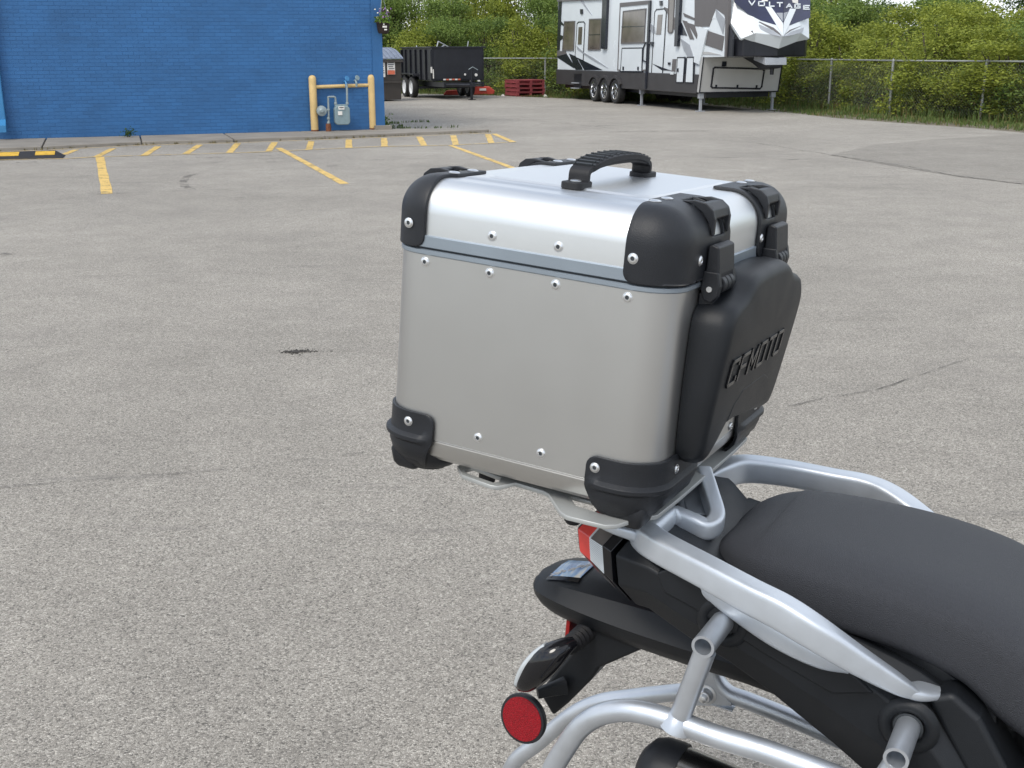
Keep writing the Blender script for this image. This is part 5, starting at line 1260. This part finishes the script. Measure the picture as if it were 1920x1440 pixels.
# far side frame
FA = .43
fa1 = [np.array(BA(*p)) for p in ((958, 1440, FA), (1010, 1392, FA), (1070, 1342, FA), (1120, 1318, FA), (1180, 1308, FA), (1290, 1297, FA))]
mb = MB(); mb.tube([tuple(q) for q in crom([fa1[0] + np.array([.05, 0, -.30]), fa1[0] + np.array([-.01, 0, -.12])] + fa1 + [fa1[-1] + np.array([.03, .01, -.002])], 6)], .0140, 16); mo(mb, 'pannier_frame', M_TUBE, smooth=50)
fa2 = [np.array(BA(*p)) for p in ((1325, 1200, FA), (1333, 1240, FA), (1344, 1275, FA), (1366, 1300, FA), (1402, 1314, FA), (1470, 1341, FA), (1560, 1380, FA), (1640, 1420, FA))]
mb = MB(); mb.tube([tuple(q) for q in crom(fa2 + [fa2[-1] + np.array([.1, 0, -.05]), fa2[-1] + np.array([.12, 0, -.3]), fa1[0] + np.array([.15, 0, -.4]), fa1[0] + np.array([.05, 0, -.3])], 6)], .0140, 16); mo(mb, 'pannier_frame', M_TUBE, smooth=50)
gp = [BA(x, y, FA - .012) for x, y in ((1302, 1322), (1306, 1290), (1322, 1262), (1338, 1268), (1350, 1300), (1372, 1318), (1372, 1323))]
mb = MB(); mb.prism([(p[0], p[2]) for p in gp], lambda x, y, d: (x, d, y), FA - .014, FA - .010); gp0 = BA(1306, 1323, FA - .012); gp1 = BA(1376, 1320, FA - .012)
mb.box(((gp0[0] + gp1[0]) / 2, FA - .004, (gp0[2] + gp1[2]) / 2), (gp1[0] - gp0[0], .022, .003)); gus = mo(mb, 'gusset_plate', M_TUBE, smooth=0, bevel=.0008)
c = BA(1325, 1301, FA - .012); mb = MB(); mb.lathe([(.0165, .0), (.0165, .002), (.012, .0025), (.0115, .004), (.0115, .010), (.009, .0125), (.002, .013)], (c[0], FA - .013, c[2]), (0, -1, 0), 18)
mb.lathe([(.0062, .012), (.006, .020), (.002, .021)], (c[0], FA - .013, c[2]), (0, -1, 0), 10); mo(mb, 'bolt', M_RIVET, gus, smooth=30)

# grab rails: swept, flat-topped section
def rail(name, pts, hs, ws, parent=None, k=7, power=5.5, M=M_SILVER):
    P = crom([list(BA(p[0], p[1], p[2])) + [h, w] for p, h, w in zip(pts, hs, ws)], k)
    mb = MB(); mb.tube([tuple(p[:3]) for p in P], [p[3] for p in P], 36, True, up=(0, 0, 1), w=[p[4] for p in P], power=power); return mo(mb, name, M, parent, smooth=60)
rail('grab_rail', [(1196, 985, .100), (1208, 1004, .080), (1240, 1027, .064), (1328, 1074, .036), (1408, 1118, .014), (1468, 1149, .006), (1534, 1190, .004), (1605, 1236, .018), (1678, 1279, .040), (1714, 1298, .052)],
     [.012, .0165, .0170, .0172, .0180, .0185, .0170, .0145, .0105, .0065], [.012, .016, .0165, .0160, .0155, .0150, .0150, .0145, .0130, .009])
rail('rail_foot', [(1670, 1272, .045), (1712, 1296, .055), (1752, 1292, .085), (1788, 1283, .12)], [.007, .0075, .005, .003], [.010, .014, .018, .014], power=3)
rail('rail_flange', [(1270, 1062, .064), (1330, 1103, .056), (1400, 1148, .046), (1470, 1194, .042), (1540, 1233, .042), (1592, 1256, .050)], [.005, .012, .0165, .016, .012, .004], [.006, .010, .013, .014, .011, .005], power=3)
rail('grab_rail', [(1312, 912, .335), (1345, 893, .365), (1393, 879, .410), (1470, 886, .436), (1560, 903, .446), (1622, 916, .446), (1668, 937, .436), (1725, 978, .415), (1800, 1035, .395), (1860, 1080, .37)],
     [.016, .0185, .0190, .0180, .0178, .0185, .0195, .0190, .015, .01], [.013, .015, .016, .016, .016, .017, .018, .017, .014, .01])
# rack casting under the case
rail('rack_casting', [(1200, 1006, .085), (1222, 990, .100), (1242, 972, .120), (1262, 966, .140), (1322, 992, .150)], [.012, .017, .015, .012, .010], [.015, .018, .016, .012, .009], power=3)
rail('rack_casting', [(1262, 966, .142), (1300, 982, .146), (1326, 992, .150), (1343, 974, .170), (1332, 930, .205), (1318, 885, .240)], [.013, .013, .013, .0125, .012, .011], [.010, .011, .011, .011, .011, .011], power=4)
mb = MB(); ww_ = [BA(1272, 912, .235), BA(1312, 893, .245), BA(1330, 966, .190), BA(1292, 962, .170)]
mb.add([ww_[0], ww_[1], ww_[2], ww_[3]] + [(p[0] - .004, p[1] + .002, p[2] - .005) for p in ww_], [(0, 1, 2, 3), (7, 6, 5, 4), (0, 4, 5, 1), (1, 5, 6, 2), (2, 6, 7, 3), (3, 7, 4, 0)]); mo(mb, 'casting_web', M_SILVER, smooth=0, bevel=.0015)
rail('rack_casting', [(1268, 905, .250), (1276, 945, .20), (1290, 972, .175)], [.006, .006, .006], [.005, .005, .005], power=4)
rail('rack_strut', [(1120, 978, .045), (1150, 990, .055), (1185, 1001, .070), (1200, 1008, .078)], [.0045, .0065, .008, .009], [.008, .008, .009, .010], power=3)
# pierced rack plate
def plate(name, outer, holes, z, th, M):
    cu = bpy.data.curves.new(name, 'CURVE'); cu.dimensions = '2D'; cu.fill_mode = 'BOTH'; cu.extrude = th / 2; cu.bevel_depth = .0008; cu.bevel_resolution = 1
    for pts in [outer] + holes:
        sp = cu.splines.new('POLY'); sp.points.add(len(pts) - 1)
        for i, p in enumerate(pts): sp.points[i].co = (p[0], p[1], 0, 1)
        sp.use_cyclic_u = True
    tmp = bpy.data.objects.new('tmp', cu); COL.objects.link(tmp); dg = bpy.context.evaluated_depsgraph_get(); me = bpy.data.meshes.new_from_object(tmp.evaluated_get(dg)); bpy.data.objects.remove(tmp)
    me.materials.clear(); me.materials.append(M); o = bpy.data.objects.new(name, me); COL.objects.link(o); o.parent = moto; o.location = (-base[0], -base[1], z - base[2]); return o
hf = [(-.276, .080), (-.278, .040), (-.269, .030), (-.257, .016), (-.212, .008), (-.203, .010), (-.192, .036), (-.150, .033), (-.140, .028), (-.104, -.014), (-.092, -.021), (-.045, -.018), (-.034, -.008), (-.024, .022), (-.006, .050), (-.004, .12)]
outer = hf + [(f, CW - a) for f, a in hf[::-1]]
h1 = [(-.266, .034), (-.256, .024), (-.214, .017), (-.208, .024), (-.214, .040), (-.260, .050)]
h2 = [(-.120, .040), (-.098, .014), (-.060, .010), (-.052, .020), (-.062, .040)]
h3 = rrect(-.24, -.06, .09, CW - .09, .03)
plate('rack_plate', outer, [h1, [(f, CW - a) for f, a in h1[::-1]], h2, [(f, CW - a) for f, a in h2[::-1]], h3], -.2855, .004, M_RACK)
for (f, a) in ((-.098, .012), (-.098, CW - .012), (-.245, .06), (-.245, CW - .06)):
    mb = MB(); mb.lathe([(.011, 0), (.011, -.010), (.008, -.014), (.001, -.0145)], (f, a, -.291), (0, 0, 1), 16); mo(mb, 'rack_rubber', M_RUB, smooth=40)
mb = MB(); mb.box((-.14, AC, -.306), (.22, .16, .03)); mo(mb, 'rack_support', M_PLAST2, smooth=0, bevel=.004)

# seat
ss = [(.032, .030, -.352, -.372), (.038, .062, -.338, -.380), (.050, .092, -.326, -.384), (.072, .118, -.315, -.388), (.105, .136, -.307, -.390), (.16, .147, -.302, -.392), (.23, .152, -.300, -.394), (.30, .154, -.302, -.398), (.36, .154, -.308, -.415), (.40, .154, -.317, -.445), (.45, .153, -.334, -.470), (.52, .150, -.362, -.50), (.60, .142, -.392, -.52), (.72, .120, -.412, -.53), (.85, .09, -.415, -.52), (.92, .06, -.42, -.50)]
P = crom([list(x) for x in ss], 3); rings = []
for f, w, ut, ub in P:
    h = (ut - ub) / 2; cz = (ut + ub) / 2; r_ = []
    for k in range(48):
        a = 2 * math.pi * k / 48; c, s_ = math.cos(a), math.sin(a); pw = 4.0
        x = math.copysign(abs(c) ** (2 / pw), c) * w * (1 - .10 * max(0, s_) ** 2 - .0); z = math.copysign(abs(s_) ** (2 / (3.8 if s_ > 0 else 5)), s_) * h
        r_.append((f + .010 * max(0, s_) * (1 if f < .1 else 0), AC + x, cz + z))
    rings.append(r_)
mb = MB(); mb.loft(rings); mo(mb, 'seat', M_SEAT, smooth=70)
mb = MB(); mb.prism([(.02, -.352), (.30, -.380), (.40, -.43), (.42, -.62), (.30, -.50), (.1, -.42)], lambda x, y, d: (x, d, y), .10, CW - .10); mo(mb, 'seat_pan', M_PLAST2, smooth=0, bevel=.004)
mb = MB(); mb.prism([(.325, -.420), (.352, -.405), (.385, -.425), (.47, -.54), (.52, -.62), (.46, -.60), (.40, -.52)], lambda x, y, d: (x, d, y), .062, .14); mo(mb, 'side_cover', M_PLAST2, smooth=0, bevel=.008, seg=3)

# rear mudguard with sticker, stem, marker, reflector, turn signals
hs_ = [(-.236, .012, -.498, -.502, -.508), (-.230, .034, -.488, -.499, -.514), (-.214, .056, -.479, -.497, -.520), (-.185, .070, -.471, -.496, -.526), (-.14, .077, -.463, -.498, -.530), (-.07, .082, -.456, -.500, -.533), (.02, .085, -.452, -.500, -.534), (.10, .085, -.452, -.500, -.534), (.16, .08, -.46, -.51, -.54)]
rings = []
for f, w, ct, cr_, bo in crom([list(x) for x in hs_], 3):
    h = [(0, ct), (w * .45, ct - .003), (w * .8, ct - (ct - cr_) * .35), (w, cr_), (w * .92, (cr_ + bo) / 2), (w * .72, bo)]
    rings.append([(f, AC - x, u) for x, u in h] + [(f, AC + x, u) for x, u in h[::-1][:-1]])
mb = MB(); mb.loft(rings); mg_ = mo(mb, 'rear_mudguard', M_PLAST2, smooth=35)
def pz(x0, x1, y0, y1): return [(x0, y0), (x1, y0), (x1, y1), (x0, y1)]
_hs = sorted([tuple(q) for q in crom([list(x) for x in hs_], 3)], key=lambda q: q[0])
def topu(f, a):
    x = abs(a - AC); F_ = [q[0] for q in _hs]; w, ct, cr_ = (np.interp(f, F_, [q[k] for q in _hs]) for k in (1, 2, 3))
    return float(np.interp(x, [0, w * .45, w * .8, w], [ct, ct - .003, ct - (ct - cr_) * .35, cr_])) + .0006
mb = MB(); rg = []
for f in np.linspace(-.204, -.156, 6): rg.append([(f + .16 * (a - .2) * .3, a, topu(f + .16 * (a - .2) * .3, a) + .0012) for a in np.linspace(.186, .254, 7)])
mb.loft(rg, False, False, False)
M_STK, t_, b_ = newmat('blue_sky_sticker')
tcn = N(t_, 'ShaderNodeTexCoord'); nn = N(t_, 'ShaderNodeTexNoise'); nn.inputs['Scale'].default_value = 55; mpn = N(t_, 'ShaderNodeMapping'); mpn.inputs['Scale'].default_value = (2.0, .25, 1); t_.links.new(tcn.outputs['Object'], mpn.inputs[0]); t_.links.new(mpn.outputs[0], nn.inputs[0])
rpn = N(t_, 'ShaderNodeValToRGB'); e = rpn.color_ramp.elements; e[0].position = .3; e[0].color = (.06, .14, .32, 1); e[1].position = .68; e[1].color = (.80, .76, .66, 1); x = e.new(.46); x.color = (.16, .30, .55, 1); x = e.new(.56); x.color = (.36, .52, .70, 1)
t_.links.new(nn.outputs[0], rpn.inputs[0]); t_.links.new(rpn.outputs[0], b_.inputs['Base Color']); b_.inputs['Roughness'].default_value = .2
stk = mo(mb, 'sticker', M_STK, mg_, smooth=30)
mb = MB(); mb.loft([[(f + .16 * (a - .2) * .3, a, topu(f + .16 * (a - .2) * .3, a) + .0016) for a in (.1855, .190, .195)] for f in np.linspace(-.205, -.155, 4)], False, False, False); mo(mb, 'sticker_band', M_GLOSS, mg_, smooth=0)
mb = MB(); random.seed(3)
for k in range(15):
    f = -.200 + .0032 * k + random.uniform(-.002, .002); a = .198 + .0036 * k * .9 + random.uniform(-.003, .003); u = topu(f, a) + .0020
    mb.add([(f - .001, a - .006, u), (f + .001, a - .006, u), (f + .003, a + .005, u - .0003), (f + .001, a + .006, u)], [(0, 1, 2, 3)]); mb.add([(f - .003, a, u), (f + .003, a + .001, u), (f + .003, a + .003, u), (f - .003, a + .0015, u)], [(0, 1, 2, 3)])
mo(mb, 'script_lettering', M_LABEL, mg_, smooth=0)
stp = [(1078, 1140), (1215, 1180), (1212, 1216), (1122, 1255), (1104, 1280), (1062, 1322), (1034, 1345), (1008, 1300), (1058, 1240), (1088, 1200)]
stq = [BA(x, y, .175) for x, y in stp]; mb = MB(); mb.prism([(p[0], p[2]) for p in stq], lambda x, y, d: (x, d, y), .178, CW - .178); mo(mb, 'plate_holder', M_PLAST2, mg_, smooth=0, bevel=.005, seg=3)
mb = MB(); p = BA(1068, 1176, .19); mb.box((p[0], .205, p[2]), (.006, .045, .030)); mo(mb, 'rear_marker', M_RED, mg_, smooth=0, bevel=.001)
mb = MB(); p0 = BA(1008, 1300, .14); p1b = BA(1060, 1285, .17); mb.tube([p0, ((p0[0] + p1b[0]) / 2, .155, (p0[2] + p1b[2]) / 2), p1b], [.008, .010, .012], 10, w=[.005, .006, .01], power=4); mo(mb, 'reflector_arm', M_PLAST2, mg_, smooth=40)
p = BA(984, 1345, .125); ax_ = (-.10, -1, .10)
mb = MB(); mb.lathe([(.001, -.006), (.024, -.006), (.0355, -.002), (.0368, .004), (.0358, .0075), (.0325, .0078)], p, ax_, 36); rfl = mo(mb, 'side_reflector', M_PLAST, smooth=40)
mb = MB(); mb.lathe([(.0327, .0070), (.0320, .0085), (.001, .0090)], p, ax_, 36); mo(mb, 'reflector_lens', M_REFL, rfl, smooth=40)
def signal(sg):
    def MA(p): return (p[0], p[1] if sg > 0 else CW - p[1], p[2])
    a0 = MA(BA(1104, 1180, .185)); a1 = MA(BA(1064, 1214, .125)); mb = MB(); q = [lerp(a0, a1, t) for t in np.linspace(0, 1, 13)]
    mb.tube(q, [.0135 + (.0022 if i % 2 else -.0008) - .002 * i / 12 for i in range(13)], 16); sgn = mo(mb, 'turn_signal', M_RUB, smooth=30)
    pts = [(1078, 1203, .12), (1058, 1213, .11), (1032, 1232, .10), (1006, 1256, .10), (984, 1280, .10), (973, 1292, .10)]
    P = crom([list(MA(BA(*p))) + [r, w] for p, r, w in zip(pts, (.007, .013, .0195, .021, .015, .004), (.008, .014, .019, .020, .014, .004))], 5)
    mb = MB(); mb.tube([tuple(x[:3]) for x in P], [x[3] for x in P], 18, up=(0, 0, 1), w=[x[4] for x in P]); mo(mb, 'signal_body', M_GLOSS, sgn, smooth=60)
    pts = [(1024, 1208, .10), (1004, 1226, .10), (986, 1250, .10), (974, 1276, .10), (972, 1288, .10)]
    P = crom([list(MA(BA(*p))) + [r, w] for p, r, w in zip(pts, (.003, .0055, .006, .005, .003), (.006, .013, .016, .012, .005))], 5)
    mb = MB(); mb.tube([tuple(x[:3]) for x in P], [x[3] for x in P], 12, up=(0, 0, 1), w=[x[4] for x in P], power=3); mo(mb, 'signal_lens', M_CLEARL, sgn, smooth=60)
signal(1); signal(-1)

# silencer
e0 = np.array(BA(1222, 1452, .03)); dr = np.array([1.0, .0, -.06]); dr /= np.linalg.norm(dr); ex = empty('x', (0, 0, 0)); bpy.data.objects.remove(ex)
mb = MB(); mb.tube([tuple(e0 + dr * t) for t in (-.016, -.006, .008, .026, .034)], [.030, .044, .049, .050, .0495], 28, up=(0, 0, 1), w=[.026, .038, .044, .046, .0455], power=2.6); sil = mo(mb, 'silencer', M_PLAST, smooth=40)
mb = MB(); mb.tube([tuple(e0 + dr * t) for t in (.030, .0305, .35, .42)], [.045, .0485, .050, .03], 28, up=(0, 0, 1), w=[.04, .042, .044, .03], power=2.4); mo(mb, 'silencer_can', M_EXH, sil, smooth=40)

# rest of the machine, mostly beyond the right edge of the photograph
def wheel(f, u, r, w):
    mb = MB(); mb.lathe([(r - .09, -w * .8), (r - .03, -w), (r - .008, -w * .6), (r, 0), (r - .008, w * .6), (r - .03, w), (r - .09, w * .8)], (f, AC, u), (0, 1, 0), 48, False); wo_ = mo(mb, 'wheel', M_TYRE, smooth=50)
    mb = MB(); mb.lathe([(r - .088, -w * .8), (r - .11, -w * .5), (r - .11, w * .5), (r - .088, w * .8)], (f, AC, u), (0, 1, 0), 48, False); mb.lathe([(.001, -.06), (.045, -.06), (.045, .06), (.001, .06)], (f, AC, u), (0, 1, 0), 20)
    for k in range(10): a = k * math.pi / 5; mb.cyl((f + .04 * math.cos(a), AC, u + .04 * math.sin(a)), (f + (r - .1) * math.cos(a + .15), AC, u + (r - .1) * math.sin(a + .15)), .009, 8)
    mo(mb, 'rim', M_GLOSS, wo_, smooth=40)
wheel(.24, -1.012, .31, .075); wheel(1.72, -.965, .33, .055)
def mprism(name, pts, a0, a1, M, bev=.01): mb = MB(); mb.prism(pts, lambda x, y, d: (x, d, y), a0, a1); return mo(mb, name, M, smooth=0, bevel=bev)
mprism('swingarm', [(.20, -1.04), (.24, -.97), (.75, -.92), (.80, -1.0), (.72, -1.05)], AC - .12, AC + .12, M_SILVER)
mprism('engine', [(.62, -1.12), (.56, -.80), (.72, -.66), (1.15, -.62), (1.28, -.85), (1.15, -1.12)], AC - .17, AC + .17, M_PLAST2, .03)
mprism('fuel_tank', [(.84, -.50), (.88, -.34), (1.02, -.26), (1.22, -.30), (1.32, -.50), (1.1, -.62)], AC - .15, AC + .15, M_SILVER, .06)
mprism('fairing', [(1.15, -.66), (1.20, -.36), (1.38, -.22), (1.50, -.30), (1.58, -.46), (1.36, -.62)], AC - .14, AC + .14, M_PLAST2, .04)
mprism('side_panel', [(.40, -.56), (.44, -.50), (.84, -.46), (.92, -.66), (.62, -.74)], AC - .15, AC + .15, M_PLAST2, .02)
mprism('windscreen', [(1.34, -.24), (1.24, -.02), (1.245, -.015), (1.37, -.235)], AC - .12, AC + .12, M_SMOKE, .001)
mb = MB(); mb.tube([(1.18, AC - .38, -.22), (1.2, AC - .2, -.2), (1.24, AC - .08, -.24), (1.24, AC + .08, -.24), (1.2, AC + .2, -.2), (1.18, AC + .38, -.22)], .012, 10); mo(mb, 'handlebar', M_PLAST2)
for sg in (-1, 1):
    mb = MB(); mb.cyl((1.30, AC + sg * .10, -.30), (1.72, AC + sg * .10, -.965), .026, 14); mo(mb, 'fork_leg', M_SILVER)
    mb = MB(); mb.lathe([(.013, -.02), (.017, 0), (.016, .11), (.01, .12)], (1.18, AC + sg * .27, -.215), (-.05, sg, -.1), 12); mo(mb, 'grip', M_RUB)
mb = MB(); mb.cyl((.72, AC + .10, -.98), (.80, AC + .34, -1.325), .012, 10); mb.box((.80, AC + .35, -1.328), (.09, .05, .012)); mo(mb, 'side_stand', M_PLAST2)
